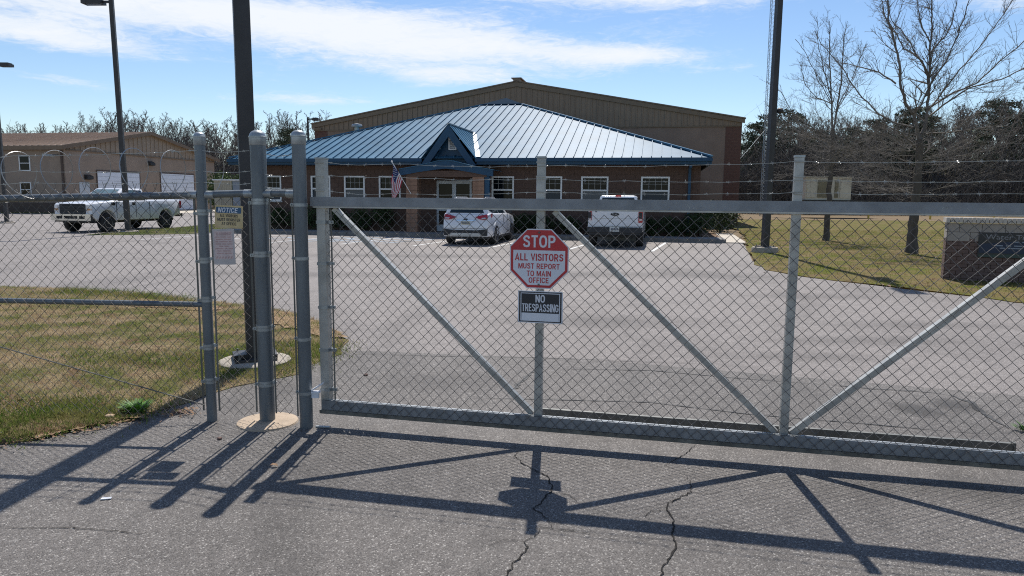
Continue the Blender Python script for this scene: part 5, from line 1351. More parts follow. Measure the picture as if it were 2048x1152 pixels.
# ------------------------------------------------------------------ sign wall, generator, bollards, enclosure
MA = math.atan2(-.44, 1.0); MU = Vector((math.cos(MA), math.sin(MA), 0)); MN = Vector((-MU.y, MU.x, 0)); M0 = Vector((9.05, 14.80, 0))
def Q(a, b, z): return M0 + MU * a + MN * b + ZUP * z
ms = thing('monument_sign', 'low brick sign wall with pale top and black water treatment plaque', 'sign wall', M0)
MW = 2.7
mb = MB(); mb.obox(Q(.02, .02, -.05), MU * (MW - .04), MN * .36, ZUP * 1.24); mb.build('core', M['mortar'], ms)
bm_ = {}
def brick(parent, nm, a, b, z, w, d, h, m):
    k = (round(w, 3), round(d, 3), round(h, 3), m)
    if k not in bm_: q = MB(); q.box(-w / 2, 0, 0, w / 2, d, h); bm_[k] = q.mesh(nm, M[m])
    return link_mesh(nm, bm_[k], parent, Q(a, b, z) - Vector(OFF[ms.name]), (0, 0, MA))
row = 0; z = 0.0
while z < .84:
    a = 0 if row % 2 == 0 else -.1
    while a < MW - .02:
        x0, x1 = max(a, 0), min(a + .2, MW)
        if x1 - x0 > .03 and a < 2.0: brick(ms, 'brick', (x0 + x1) / 2, random.uniform(-.004, .004), z + .004, x1 - x0 - .01, .03, .066, 'mon_brick')
        a += .2
    for y0 in (.03, .21): brick(ms, 'brick', .0, y0, z + .004, .03, .17, .066, 'mon_brick')
    z += .075; row += 1
z = .845
for row in range(2):
    a = 0 if row == 0 else -.2
    while a < MW:
        x0, x1 = max(a, 0), min(a + .4, MW)
        if x1 - x0 > .05: brick(ms, 'block', (x0 + x1) / 2, random.uniform(-.003, .003), z + .004, x1 - x0 - .01, .03, .18, 'mon_block')
        a += .4
    brick(ms, 'block', .005, .03, z + .004, .035, .35, .18, 'mon_block'); z += .188
a = -.05
while a < MW + .02:
    brick(ms, 'cap_brick', a + .036, -.05 + random.uniform(-.004, .004), 1.225 + random.uniform(-.003, .003), .066, .46, .105, 'mon_cap'); a += .076
pq = MB(); pq.obox(Q(.55, -.028, .53), MU * 1.75, MN * .03, ZUP * .50); plq = pq.build('plaque', M['plaque'], ms)
pq = MB(); pq.prism([Q(.57, -.031, .62), Q(2.28, -.031, .62), Q(2.28, -.031, .86), Q(1.8, -.031, .80), Q(1.2, -.031, .87), Q(.57, -.031, .80)], MN * .004); pq.build('blue_band', M['plaque_blue'], plq)
pq = MB(); pq.prism([Q(.57, -.031, .54), Q(2.28, -.031, .54), Q(2.28, -.031, .60), Q(1.4, -.031, .615), Q(.57, -.031, .58)], MN * .004); pq.build('green_band', M['plaque_green'], plq)
text_mesh('Water Treatment', plq, Q(1.30, -.030, .95), MU, ZUP, 1.26, .10, M['plaque_text'], OFF[ms.name])
mb = MB()
for z, ws in [(.845, (.10, .16)), (.765, (.14, .09, .20, .12, .18)), (.715, (.09, .22, .13, .16))]:
    x = 1.30 - (sum(ws) + .05 * (len(ws) - 1)) / 2
    for w in ws: mb.prism([Q(x, -.034, z), Q(x + w, -.034, z), Q(x + w, -.034, z + .022), Q(x, -.034, z + .022)], MN * .003); x += w + .05
mb.build('worn_print', M['greybox'], plq)

gn = thing('standby_generator', 'cream standby generator enclosure on a black fuel tank behind the bare trees', 'generator', (30.3, 70, 0))
mb = MB(); mb.box(28.1, 69.0, .3, 34.9, 71.2, 1.62); mb.box(28.0, 68.9, 1.625, 35.0, 71.3, 1.72); mb.build('fuel_tank', M['tank'], gn)
mb = MB(); mb.box(28.2, 69.1, 1.725, 32.6, 71.1, 3.85); en = mb.build('enclosure', M['cream'], gn)
mb = MB(); mb.box(28.1, 69.0, 3.855, 32.7, 71.2, 3.95); mb.build('roof_plate', M['cream'], en)
for x0, x1, m in [(28.3, 29.2, 'cream'), (29.35, 30.5, 'cream_dark'), (31.0, 31.35, 'cream_dark'), (31.5, 32.5, 'cream')]:
    mb = MB(); mb.box(x0, 69.05, 1.95, x1, 69.095, 3.6); mb.box(x0 + .05, 69.0, 2.7, x0 + .12, 69.05, 2.9); mb.build('door_panel', M[m], en)
for i, (px, lab) in enumerate([((33.9, 82.0), 'yellow bollard nearest the generator tank left end'), ((39.5, 81.5), 'yellow bollard in front of the tank right end'), ((45.2, 81.0), 'yellow bollard behind the large bare tree'), ((51.6, 80.5), 'rightmost yellow bollard before the woods')]):
    mb = MB(); mb.lathe((px[0], px[1] - 14, -.05), [(.09, 0), (.09, 1.58), (.05, 1.64)], 12); solo(mb, 'bollard', M['yellow'], (px[0], px[1] - 14, 0), lab, 'bollard', 'yellow bollards along the field', smooth=40)
sh = thing('timber_enclosure', 'tan boarded enclosure with pale top rail left of the blue roof', 'enclosure', (-23, 58, 0))
for k in range(10): mb = MB(); mb.box(-24.2 + k * .145, 58 + random.uniform(-.01, .01), 0, -24.2 + k * .145 + .135, 58.06, 2.85); mb.build('board', M['timber'], sh)
mb = MB(); mb.box(-24.3, 57.9, 2.855, -21.8, 60, 2.95); mb.build('top_rail', M['white_frame'], sh)
mb = MB(); mb.box(-22.7, 58.05, .3, -21.9, 59.6, 2.8); mb.build('steel_box', M['greybox'], sh)

# ------------------------------------------------------------------ flag on the porch column
fg = thing('flag', 'United States flag drooping from an angled pole on the left porch column', 'flag', S(-10.5, 29.4, 0))
f0, f1 = S(-10.52, 29.55, 1.80), S(-11.12, 28.9, 3.12)
mb = MB(); mb.tube([f0, f1], .016, 8); mb.lathe(f1, [(.03, 0), (.04, .03), (.0, .07)], 10, (f1 - f0)); mb.build('pole', M['white_frame'], fg)
mb = MB(); nu, nv = 14, 26; a0 = f1.lerp(f0, .05); a1 = f1.lerp(f0, .58)
pts = []
for j in range(nv + 1):
    for i in range(nu + 1):
        u, v = i / nu, j / nv
        top_ = a0.lerp(a1, u)
        drop = 1.28 * v
        tgt = a0 + (a1 - a0) * (u * (1 - .55 * v)) - DS * (.10 + .16 * u) * v
        p = Vector((tgt.x, tgt.y, top_.z * (1 - v * .35) + (a0.z - .25) * v * .35 - drop * (1 - .28 * (1 - u))))
        p += DN * (.05 * math.sin(u * 9 + v * 2.5)) * (.3 + v) + DS * .03 * math.sin(v * 7 + u * 5)
        pts.append(p)
fs = []; ms_ = []
for j in range(nv):
    for i in range(nu):
        fs.append((j * (nu + 1) + i, j * (nu + 1) + i + 1, (j + 1) * (nu + 1) + i + 1, (j + 1) * (nu + 1) + i))
        stripe = int(i / nu * 13.0) if nu < 13 else min(12, int(i * 13 / nu))
        ms_.append(2 if (i < 7.5 and j < nv * .40) else (0 if stripe % 2 == 0 else 1))
mb.add(pts, fs); mb.m = ms_; clo = mb.build('cloth', [M['flag_red'], M['flag_white'], M['flag_blue']], fg, smooth=60)
st = MB()
for j in range(1, 10):
    for i in range(0, 7):
        if (i + j) % 2: continue
        p = pts[j * (nu + 1) + i] - DN * .008; st.add([p + DS * .012 * math.cos(a) + ZUP * .012 * math.sin(a) for a in np.linspace(0, 2 * math.pi, 6)[:5]], [(0, 1, 2, 3, 4)])
st.build('stars', M['flag_white'], clo)

# ------------------------------------------------------------------ vegetation
def lawn_blades(name, polys, n, hmin, hmax, w, m, z=0.02, lean=.9, clump=None, soft=0.0):
    P = np.array(polys); lo, hi = P.min(0), P.max(0); pts = []
    def inside(x, y):
        r = np.zeros(len(x), bool); j = len(P) - 1
        for i in range(len(P)):
            c = ((P[i, 1] > y) != (P[j, 1] > y)) & (x < (P[j, 0] - P[i, 0]) * (y - P[i, 1]) / (P[j, 1] - P[i, 1] + 1e-12) + P[i, 0]); r ^= c; j = i
        return r
    X = np.empty(0); Y = np.empty(0)
    while len(X) < n:
        x = rng.uniform(lo[0], hi[0], n * 3); y = lo[1] + (hi[1] - lo[1]) * rng.uniform(0, 1, n * 3) ** (1.0 if clump is None else clump)
        k = inside(x, y); X = np.concatenate([X, x[k]]); Y = np.concatenate([Y, y[k]])
    X, Y = X[:n] + rng.normal(0, 1, n) * soft, Y[:n] + rng.normal(0, 1, n) * soft
    h = rng.uniform(hmin, hmax, n) * (0.75 + 0.5 * (0.5 + 0.5 * np.sin(X * 7.1 + np.cos(Y * 5.3) * 2) * np.cos(Y * 8.7))); a = rng.uniform(0, 2 * np.pi, n); b = rng.uniform(0, 2 * np.pi, n); ln = rng.uniform(.1, lean, n)
    base = np.stack([X, Y, np.full(n, z)], 1); sd = np.stack([np.cos(a), np.sin(a), np.zeros(n)], 1) * (w * rng.uniform(.6, 1.4, n))[:, None]
    tip = base + np.stack([np.cos(b) * h * ln, np.sin(b) * h * ln, h * (1.05 - ln * .55)], 1)
    V = np.stack([base - sd, base + sd, tip], 1).reshape(-1, 3); F = np.arange(3 * n).reshape(-1, 3)
    o = bpy.data.objects.new(name, np_mesh(name, V, F, m)); COL.objects.link(o); tag(o, kind='stuff'); return o
near_part = [(-4.6, 4.36), (-3.9, 4.42), (-3.36, 4.51), (-3.2, 4.61), (-3.1, 4.77), (-2.83, 5.05), (-2.68, 5.33), (-2.56, 5.49), (-2.5, 5.72), (-2.39, 6.0), (-1.98, 6.48), (-1.86, 7.1), (-1.80, 7.5), (-1.98, 8.2), (-2.53, 9.22), (-2.96, 9.81), (-3.56, 10.31), (-3.95, 10.58), (-4.91, 11.05), (-6.01, 11.68), (-7.63, 12.28), (-9.6, 12.55), (-9.0, 9.5), (-5.4, 4.33)]
lawn_blades('grass_island_blades', near_part, 95000, .018, .055, .0032, M['turf'], .025, 1.3, 1.25)
M['turf_green'] = turf('fresh green grass', (0.26, 0.24, 0.08), (0.12, 0.185, 0.03), (0.24, 0.18, 0.09), 0.06, 3.0, -0.08)
for pg, n in [([(-4.3, 4.42), (-3.4, 4.55), (-3.15, 4.85), (-2.85, 5.12), (-2.75, 5.35), (-3.1, 5.5), (-3.7, 5.45), (-4.5, 5.2)], 8000), ([(-2.95, 6.3), (-2.4, 6.15), (-2.0, 6.6), (-1.9, 7.2), (-1.85, 7.55), (-2.1, 7.9), (-2.7, 7.7), (-3.1, 7.0)], 8000),
              ([(-4.2, 6.6), (-3.3, 6.5), (-3.0, 6.9), (-3.6, 7.2), (-4.6, 7.1)], 2200), ([(-7.6, 11.6), (-6.0, 11.1), (-4.9, 10.55), (-4.95, 11.0), (-6.0, 11.6), (-7.6, 12.2)], 6000)]:
    lawn_blades('green_grass_patch', pg, n, .025, .06, .0034, M['turf_green'], .028, 1.2, soft=.16)
M['soil'] = mat('bare red brown soil', (0.20, 0.125, 0.075), 0.95, base2=(0.36, 0.26, 0.16), scale=14, bump=0.9, bscale=45, spec=0.1)
for pg, z in [([(-2.35, 8.3), (-2.1, 8.05), (-1.97, 8.15), (-2.2, 8.6), (-2.6, 9.2), (-3.0, 9.7), (-3.5, 10.1), (-3.7, 9.7), (-3.1, 9.0)], .034), ([(-5.6, 10.3), (-4.4, 9.9), (-4.2, 10.2), (-5.0, 10.8), (-6.0, 11.1)], .034), ([(-3.3, 4.60), (-2.95, 4.88), (-2.74, 5.10), (-2.85, 5.18), (-3.1, 4.98), (-3.45, 4.72)], .0265)]:
    sheet('bare_soil', pg, z, M['soil'], .2, .004, edge=.2); lawn_blades('dead_grass', pg, 2500, .015, .04, .0032, M['turf'], z, 1.4)
lawn_blades('verge_blades', [(26, 9.5), (10.6, 9.9), (8.47, 11.8), (8.11, 12.5), (7.64, 13.2), (7.16, 14.1), (6.76, 14.75), (6.3, 15.65), (6.15, 16.9), (6.7, 19.4), (8.15, 24.2), (8.6, 25.7), (9.2, 28), (12.5, 39.4), (30, 39)], 70000, .03, .09, .007, M['turf_far'], .03, 1.2)
lawn_blades('grass_strip_blades', [xy(S(-22.7, 25.2)), xy(S(-21.4, 25.6)), xy(S(-19.8, 27.4)), xy(S(-19.7, 45)), xy(S(-26.8, 50)), xy(S(-25.1, 38)), xy(S(-23.8, 32)), xy(S(-23.2, 28))], 14000, .04, .10, .009, M['lush'], .03, 1.0)

def leaf_cloud(name, spots, n, size, m, parent=None, kind=None, off=(0, 0, 0)):
    """leaf-sized quads scattered through a set of ellipsoid clumps"""
    C = np.array([s[:3] for s in spots]); Rr = np.array([s[3:6] for s in spots]); vol = np.prod(Rr, 1); idx = rng.choice(len(spots), n, p=vol / vol.sum())
    d = rng.normal(size=(n, 3)); d /= np.linalg.norm(d, axis=1, keepdims=True); d *= rng.uniform(.45, 1.0, (n, 1)) ** .6
    c = C[idx] + d * Rr[idx] - np.array(off)
    a = rng.normal(size=(n, 3)); a /= np.linalg.norm(a, axis=1, keepdims=True); b = np.cross(a, rng.normal(size=(n, 3))); b /= np.linalg.norm(b, axis=1, keepdims=True)
    s = size * rng.uniform(.6, 1.4, (n, 1))
    V = np.stack([c - a * s, c + b * s * .45, c + a * s, c - b * s * .45], 1).reshape(-1, 3); F = np.arange(4 * n).reshape(-1, 4)
    me = np_mesh(name, V, F, m); o = bpy.data.objects.new(name, me); COL.objects.link(o)
    if parent: o.parent = parent
    return o

def bare_tree(H, trunk_r, seed, first=.22, nprim=26, up=.5, wide=.42, nsec=9, nter=4, leader=1.0, twig=.006):
    """leafless tree: list of sticks for the trunk and for the crown"""
    rg = random.Random(seed); tr = []; cr = []
    def walk(p, d, L, r, n, gx, store, rend):
        pts = [(p, r)]
        for i in range(n):
            d = (d + Vector((rg.gauss(0, .13), rg.gauss(0, .13), rg.gauss(0, .10) + gx))).normalized()
            p = p + d * (L / n); pts.append((p, r + (rend - r) * (i + 1) / n))
        for (a, ra), (b, rb_) in zip(pts, pts[1:]): store.append((a, b, ra, rb_))
        return pts
    tp = walk(Vector((0, 0, -.05)), Vector((rg.gauss(0, .02), rg.gauss(0, .02), 1)), H * leader, trunk_r, 16, .10, tr, trunk_r * .07)
    for k in range(nprim):
        f = first + (.96 - first) * (k / nprim) ** .85; f = min(.96, f + rg.uniform(-.015, .015))
        q = f * 16; i = int(q); p = tp[i][0].lerp(tp[min(i + 1, 16)][0], q - i); r0 = tp[i][1]
        az = k * 2.4 + rg.uniform(-.5, .5); t = max(0.0, (f - first) / (1 - first))
        el = (.05 + up * t ** .7) * 1.25 + rg.uniform(-.10, .2)
        L = H * wide * (1.05 - .75 * t) * rg.uniform(.75, 1.15)
        d = Vector((math.cos(az) * math.cos(el), math.sin(az) * math.cos(el), math.sin(el)))
        pr = max(.012, r0 * rg.uniform(.32, .5))
        pp = walk(p, d, L, pr, 8, .05 if t > .15 else -.01, cr, .006)
        for s_ in range(nsec):
            g = .22 + .76 * (s_ + rg.random()) / nsec; j = min(7, int(g * 8)); p2 = pp[j][0].lerp(pp[j + 1][0], g * 8 - j)
            dd = (pp[j + 1][0] - pp[j][0]).normalized(); sv = dd.cross(ZUP if abs(dd.z) < .9 else _X).normalized() * rg.choice((-1, 1)) + ZUP * rg.uniform(-.2, .7)
            d2 = (dd * .75 + sv.normalized() * rg.uniform(.5, .95)).normalized(); L2 = L * rg.uniform(.22, .42) * (1.1 - .5 * g)
            p3 = walk(p2, d2, L2, max(twig * 1.2, pp[j][1] * .5), 4, .04, cr, twig * .6)
            for t_ in range(nter):
                g3 = .25 + .7 * rg.random(); j3 = min(3, int(g3 * 4)); q0 = p3[j3][0].lerp(p3[j3 + 1][0], g3 * 4 - j3); d3 = (p3[j3 + 1][0] - p3[j3][0]).normalized()
                d4 = (d3 * .7 + Vector((rg.gauss(0, .6), rg.gauss(0, .6), rg.gauss(.1, .5)))).normalized()
                walk(q0, d4, L2 * rg.uniform(.3, .6), twig * .75, 2, .03, cr, twig * .4)
    return tr, cr

def limbed_tree(loc, label, limbs, r0, seed, twig, nlow, zlow, reach, density=1.0):
    """lawn tree grown on measured limbs (x, height), each with its own depth swing"""
    rg = random.Random(seed); tr, cr = [], []; L = Vector(loc)
    def fine(p, d, ln, r, depth):
        pts = [p]; n = 5 if depth == 0 else (4 if depth == 1 else 3); rr = r
        for i in range(n):
            d = (d + Vector((rg.gauss(0, .13), rg.gauss(0, .13), rg.gauss(.05, .10)))).normalized(); q = pts[-1] + d * (ln / n)
            r2 = r + (twig * .55 - r) * (i + 1) / n; cr.append((pts[-1], q, rr, r2)); rr = r2; pts.append(q)
        if depth < 2:
            k = int((5 if depth == 0 else 3) * density * max(.5, ln)) + (3 if depth == 0 else 1)
            for j in range(k):
                f = .18 + .8 * (j + rg.random()) / k; i = min(n - 1, int(f * n)); p2 = pts[i].lerp(pts[i + 1], f * n - i); dd = (pts[i + 1] - pts[i]).normalized()
                sv = Vector((rg.gauss(0, 1), rg.gauss(0, 1), rg.gauss(.25, .7))).normalized(); d2 = (dd * .8 + sv * .75).normalized()
                fine(p2, d2, ln * rg.uniform(.30, .55) * (1.1 - .5 * f), max(twig * .7, r * .5), depth + 1)
    for nm, pl in limbs.items():
        dep = 0.0 if nm in ('trunk', 'main', 'a') else rg.choice((-1, 1)) * rg.uniform(.25, .75)
        P = [Vector((x - L.x, dep * max(0, (i / (len(pl) - 1))) * abs(pl[-1][0] - pl[0][0] + .5), z)) for i, (x, z) in enumerate(pl)]
        tot = sum((b - a).length for a, b in zip(P, P[1:])); ra = r0 if nm == 'trunk' else r0 * (.42 if nm in ('main', 'left', 'a', 'b') else .17) * rg.uniform(.85, 1.1); rb = r0 * .62 if nm == 'trunk' else .010
        Q = []
        for a, b in zip(P, P[1:]):
            k = max(2, int((b - a).length / .16))
            for i in range(k): q = a.lerp(b, i / k) + Vector((rg.gauss(0, .010), rg.gauss(0, .02), rg.gauss(0, .008))); Q.append(q)
        Q.append(P[-1]); n = len(Q) - 1
        store = tr if nm == 'trunk' else cr
        for i in range(n):
            f, g = i / n, (i + 1) / n
            flare = (1 + .28 * max(0, 1 - f * 9)) if nm == 'trunk' else 1
            flare2 = (1 + .28 * max(0, 1 - g * 9)) if nm == 'trunk' else 1
            store.append((Q[i], Q[i + 1], (ra + (rb - ra) * f ** .8) * flare, (ra + (rb - ra) * g ** .8) * flare2))
        if nm == 'trunk': continue
        for j in range(int(tot * 6.5 * density)):
            f = .10 + .9 * rg.random(); i = min(n - 1, int(f * n)); dd = (Q[i + 1] - Q[i]).normalized(); sv = Vector((rg.gauss(0, .8), rg.gauss(0, 1), rg.gauss(.1, .6))).normalized()
            d2 = (dd * .75 + sv * .8).normalized(); fine(Q[i], d2, rg.uniform(.4, 1.35) * (1.15 - .55 * f) * reach, (ra + (rb - ra) * f) * .38 + twig * .5, 0 if rg.random() < .55 else 1)
    for k in range(nlow):                                               # thin level boughs low on the trunk
        z = rg.uniform(*zlow); az = rg.uniform(0, 6.28); d = Vector((math.cos(az), math.sin(az), rg.uniform(-.10, .28))).normalized()
        fine(Vector((0, 0, z)), d, rg.uniform(1.2, 3.4) * reach, twig * 2.6, 0)
    t = thing('bare_tree', label, 'tree', loc)
    mb = MB(); mb.tube([s_[0] for s_ in tr] + [tr[-1][1]], [s_[2] for s_ in tr] + [tr[-1][3]], 14); mb.build('trunk', M['bark'], t, smooth=60, local=True)
    o = bpy.data.objects.new('crown', sticks('crown', cr, 'twig', 4)); COL.objects.link(o); o.parent = t
    return t
def sticks(name, ss, m, sides):
    return seg_mesh(name, [tuple(s[0]) for s in ss], [tuple(s[1]) for s in ss], [s[2] for s in ss], [s[3] for s in ss], M[m], sides)
T2 =  {'trunk': [(12.3, 0.09), (12.28, 1.46), (12.31, 2.8), (12.27, 3.51)], 'main': [(12.27, 3.51), (12.41, 3.99), (12.46, 4.78), (12.38, 5.85), (12.36, 6.79), (12.3, 7.8), (12.26, 8.8)], 'left': [(12.27, 3.51), (11.99, 4.21), (11.68, 4.55), (11.49, 4.98), (11.37, 5.63), (11.14, 6.31), (10.86, 6.9), (10.74, 7.87), (10.62, 8.58)], 'farleft': [(12.04, 3.86), (11.49, 4.03), (11.07, 4.29), (10.64, 4.76), (10.29, 5.23), (10.04, 5.71), (9.84, 5.96), (9.46, 6.43), (9.26, 6.85)], 'lr': [(12.02, 4.21), (12.24, 4.73), (12.38, 5.21), (12.65, 5.73), (12.89, 6.5), (12.93, 7.01), (13.05, 7.72), (13.19, 8.6)], 'r1': [(12.43, 4.3), (12.72, 4.91), (13.02, 5.47), (13.37, 6.03), (13.59, 6.55), (13.81, 7.06), (14.05, 7.73)], 'r2': [(12.46, 4.17), (12.87, 4.61), (13.29, 4.96), (13.98, 5.14), (14.48, 5.48), (14.9, 5.79), (15.22, 6.09)], 'r3': [(12.53, 4.47), (12.94, 4.82), (13.46, 5.09), (13.85, 5.65), (14.09, 5.95), (14.39, 6.43), (14.79, 6.85)], 'm1': [(12.39, 5.34), (12.02, 5.76), (11.34, 6.06), (10.86, 6.52), (10.44, 6.86), (10.14, 7.45)], 'm2': [(12.42, 5.34), (12.04, 6.06), (11.79, 6.53), (11.39, 7.04), (11.17, 7.71)], 'm3': [(12.38, 6.28), (12.08, 6.75), (11.9, 7.29), (11.8, 7.96)], 'm4': [(12.42, 6.07), (12.71, 6.5), (12.84, 7.13), (12.86, 7.89)], 'll': [(12.23, 3.24), (11.52, 3.68), (10.93, 3.85), (10.42, 3.97)], 'low1': [(12.34, 2.98), (12.77, 3.25), (13.41, 3.61), (14.04, 4.05), (14.67, 4.45), (15.36, 4.67)], 'lm': [(11.45, 5.16), (10.98, 5.5), (10.48, 5.67), (10.03, 5.83)], 'r4': [(12.42, 3.68), (12.95, 3.69), (13.48, 3.76), (13.93, 3.79)]}
T1 =  {'trunk': [(12.85, -0.09), (12.84, 1.96), (12.85, 3.74), (12.83, 4.5)], 'a': [(12.83, 4.5), (12.7, 5.61), (12.61, 6.41), (12.49, 7.61), (12.41, 8.69)], 'b': [(12.84, 4.45), (12.96, 5.26), (13.08, 6.07), (13.12, 7.05), (13.12, 8.02), (13.25, 8.75)], 'c': [(12.7, 5.55), (12.24, 6.3), (11.83, 7.15), (11.53, 7.72), (11.27, 8.06)], 'd': [(12.65, 5.84), (12.33, 6.7), (12.04, 7.61), (11.93, 8.34), (11.84, 8.79)], 'e': [(12.73, 5.49), (12.04, 5.72), (11.53, 6.17), (11.19, 7.03)], 'f': [(12.76, 4.15), (12.1, 4.61), (11.48, 5.13), (11.01, 6.06), (10.51, 6.57)], 'g': [(12.9, 5.15), (13.33, 5.84), (13.7, 6.54), (13.86, 6.77)], 'h': [(13.0, 5.49), (13.3, 6.3), (13.73, 7.74)], 'i': [(12.74, 3.98), (11.65, 4.32), (11.08, 4.9), (10.44, 5.59)], 'j': [(12.9, 4.33), (13.36, 4.57), (14.01, 4.69)]}
limbed_tree((12.3, 21.85, 0), 'large spreading bare tree on the lawn left of the sign wall', T2, .158, 11, .0034, 40, (1.8, 3.6), 1.0, 1.2)
limbed_tree((12.85, 29.1, 0), 'smaller bare tree farther back on the lawn by the tall light pole', T1, .125, 5, .0040, 32, (2.3, 4.6), .95, 1.15)

# woodland: single trees copied from a few grown ones
protos = []; grown = []
for i, (H, seed) in enumerate([(15, 21), (13, 22), (16, 23), (14, 24), (12, 25), (15, 26)]):
    tr, cr = bare_tree(H, .165, seed, first=.30, nprim=17, up=.92, wide=.21, nsec=7, nter=3, twig=.016)
    grown.append((H, [np.array([tuple(q[i]) for q in tr + cr]) for i in (0, 1)] + [np.array([max(q[i], .03) for q in tr + cr]) for i in (2, 3)]))
    protos.append(sticks('woodland_tree', [(a, b, max(r0, .017), max(r1, .013)) for a, b, r0, r1 in tr + cr], 'bark_far', 3))
def pine_mesh(H, seed):
    rg = random.Random(seed); spots = []
    for k in range(26):
        f = .38 + .6 * k / 26; az = k * 2.4; rad = H * .15 * (1.15 - (f - .38) * 1.25) * rg.uniform(.5, 1.15)
        spots.append((math.cos(az) * rad, math.sin(az) * rad, H * f + rg.uniform(-.3, .3), rg.uniform(.7, 1.25) * H * .065, rg.uniform(.7, 1.25) * H * .065, H * .035))
    n = 4200; C = np.array([s[:3] for s in spots]); Rr = np.array([s[3:] for s in spots]); idx = rng.integers(0, len(spots), n)
    d = rng.normal(size=(n, 3)); d /= np.linalg.norm(d, axis=1, keepdims=True); c = C[idx] + d * Rr[idx] * rng.uniform(.3, 1.05, (n, 1))
    a = rng.normal(size=(n, 3)); a /= np.linalg.norm(a, axis=1, keepdims=True); b = np.cross(a, rng.normal(size=(n, 3))); b /= np.linalg.norm(b, axis=1, keepdims=True); s = .21 * rng.uniform(.5, 1.3, (n, 1))
    V = np.stack([c - a * s, c + b * s * .4, c + a * s, c - b * s * .4], 1).reshape(-1, 3)
    return np_mesh('crown', V, np.arange(4 * n).reshape(-1, 4), M['needle'])
pines = [pine_mesh(15, s) for s in (1, 2, 3)]
ptr = MB(); ptr.tube([(0, 0, -.2), (.05, 0, 7), (0, .05, 14.2)], [.22, .15, .04], 6); ptrunk = ptr.mesh('trunk', M['bark'])

def wood(xs, zones, group):
    for x, y, h, px in xs:
        i = random.randrange(len(protos)); H0 = [15, 13, 16, 14, 12, 15][i]; k = h / H0
        o = link_mesh('woodland_tree', protos[i], None, (x, y, hill_z(x, y) - .1), (0, 0, random.uniform(0, 6.28)), (k * random.uniform(1.05, 1.5), k * random.uniform(1.05, 1.5), k))
        lab = [l for lim, l in zones if px < lim][0]
        tag(o, lab, 'tree', group + ', ' + lab.split(' wood ')[-1])
def from_px(px, Y): return (px - 1024) / 1420 * Y
left_w = []
for i in range(148):
    Y = random.uniform(112, 160); px = -30 + 680 * (i + random.uniform(-.5, .5)) / 148; prof = 234 + 14 * math.sin(px * .018) + (16 if px < 180 else 0) + random.choice((0, 0, 6, 16, 26))
    top = (392 - prof + random.uniform(-4, 4)) / 1420 * Y + 1.65; x = from_px(px, Y); left_w.append((x, Y, max(6, top - hill_z(x, Y)), px))
wood(left_w, [(110, 'leafless grey tree of the hillside wood above the far left end of the tan roof'), (240, 'leafless grey tree of the hillside wood between far left end and left light pole'), (395, 'leafless grey tree of the hillside wood above the tan gable'), (505, 'leafless grey tree of the hillside wood between leftmost capped post and thick pole'), (9999, 'leafless grey tree of the hillside wood behind left end of blue roof')], 'hillside trees')
mid_w = [(from_px(px, 120), 120, 13.4 + random.uniform(-1, .4), px) for px in (665, 690, 712, 735, 752)]
wood(mid_w, [(9999, 'leafless tree top of the wood showing just above the left slope of warehouse roof')], 'warehouse trees')
right_w = []
for i in range(135):
    Y = random.uniform(90, 132); px = 1482 + 640 * (i + random.uniform(-.5, .5)) / 135; prof = 252 - (px - 1480) * .11 + 8 * math.sin(px * .03) + random.choice((0, 0, 8, 20, 34))
    top = (403 - prof + random.uniform(-4, 4)) / 1420 * Y + 1.65; x = from_px(px, Y); right_w.append((x, Y, max(6, top - hill_z(x, Y)), px))
wood(right_w, [(1560, 'leafless grey tree of the right wood behind the tall right light pole'), (1740, 'leafless grey tree of the right wood behind the smaller lawn tree'), (1900, 'leafless grey tree of the right wood behind the large lawn tree'), (9999, 'leafless grey tree of the right wood above the brick sign wall')], 'right wood trees')
def pine(px, Y, toppx, lab, group=None, w=1.0):
    x = from_px(px, Y); h = (402 - toppx) / 1420 * Y + 1.65 - hill_z(x, Y); k = h / 15
    t = thing('pine_tree', lab, 'tree', (x, Y, hill_z(x, Y)), random.uniform(0, 6), group); t.scale = (k * w, k * w, k)
    link_mesh('crown', random.choice(pines), t); link_mesh('trunk', ptrunk, t)
pine(1500, 100, 246, 'dark pine right against the warehouse corner', None, 1.2); pine(1528, 108, 232, 'dark pine behind the tall right light pole', None, 1.2); pine(1568, 104, 226, 'dark round topped pine between light pole and smaller bare tree', None, 1.3)
for px, Y, tp, w_ in [(1600, 118, 268, 'leftmost'), (1625, 110, 262, 'second from left'), (1645, 112, 270, 'third from left'), (1690, 106, 256, 'rightmost')]: pine(px, Y, tp, w_ + ' of four low dark pines behind the smaller bare tree', 'dark pines behind the smaller bare tree', 1.2)
pine(1735, 104, 240, 'dark pine left of the large bare tree', None, 1.35); pine(1806, 100, 214, 'tall dark pine showing through the large bare tree crown', None, 1.4); pine(1840, 108, 234, 'dark pine behind the trunk of the large bare tree', None, 1.3)
pine(1975, 100, 198, 'tallest dark pine at right, above the sign wall', None, 1.3); pine(2030, 106, 225, 'dark pine at the right edge of the wood', None, 1.2)
pine(580, 92, 268, 'single green pine behind the left end of the blue roof', None, 1.2); pine(495, 140, 246, 'slim dark pine among bare trees behind the thick pole', None, .8); pine(-2, 120, 262, 'dark pine at the far left edge above the tan roof', None, 1.0)

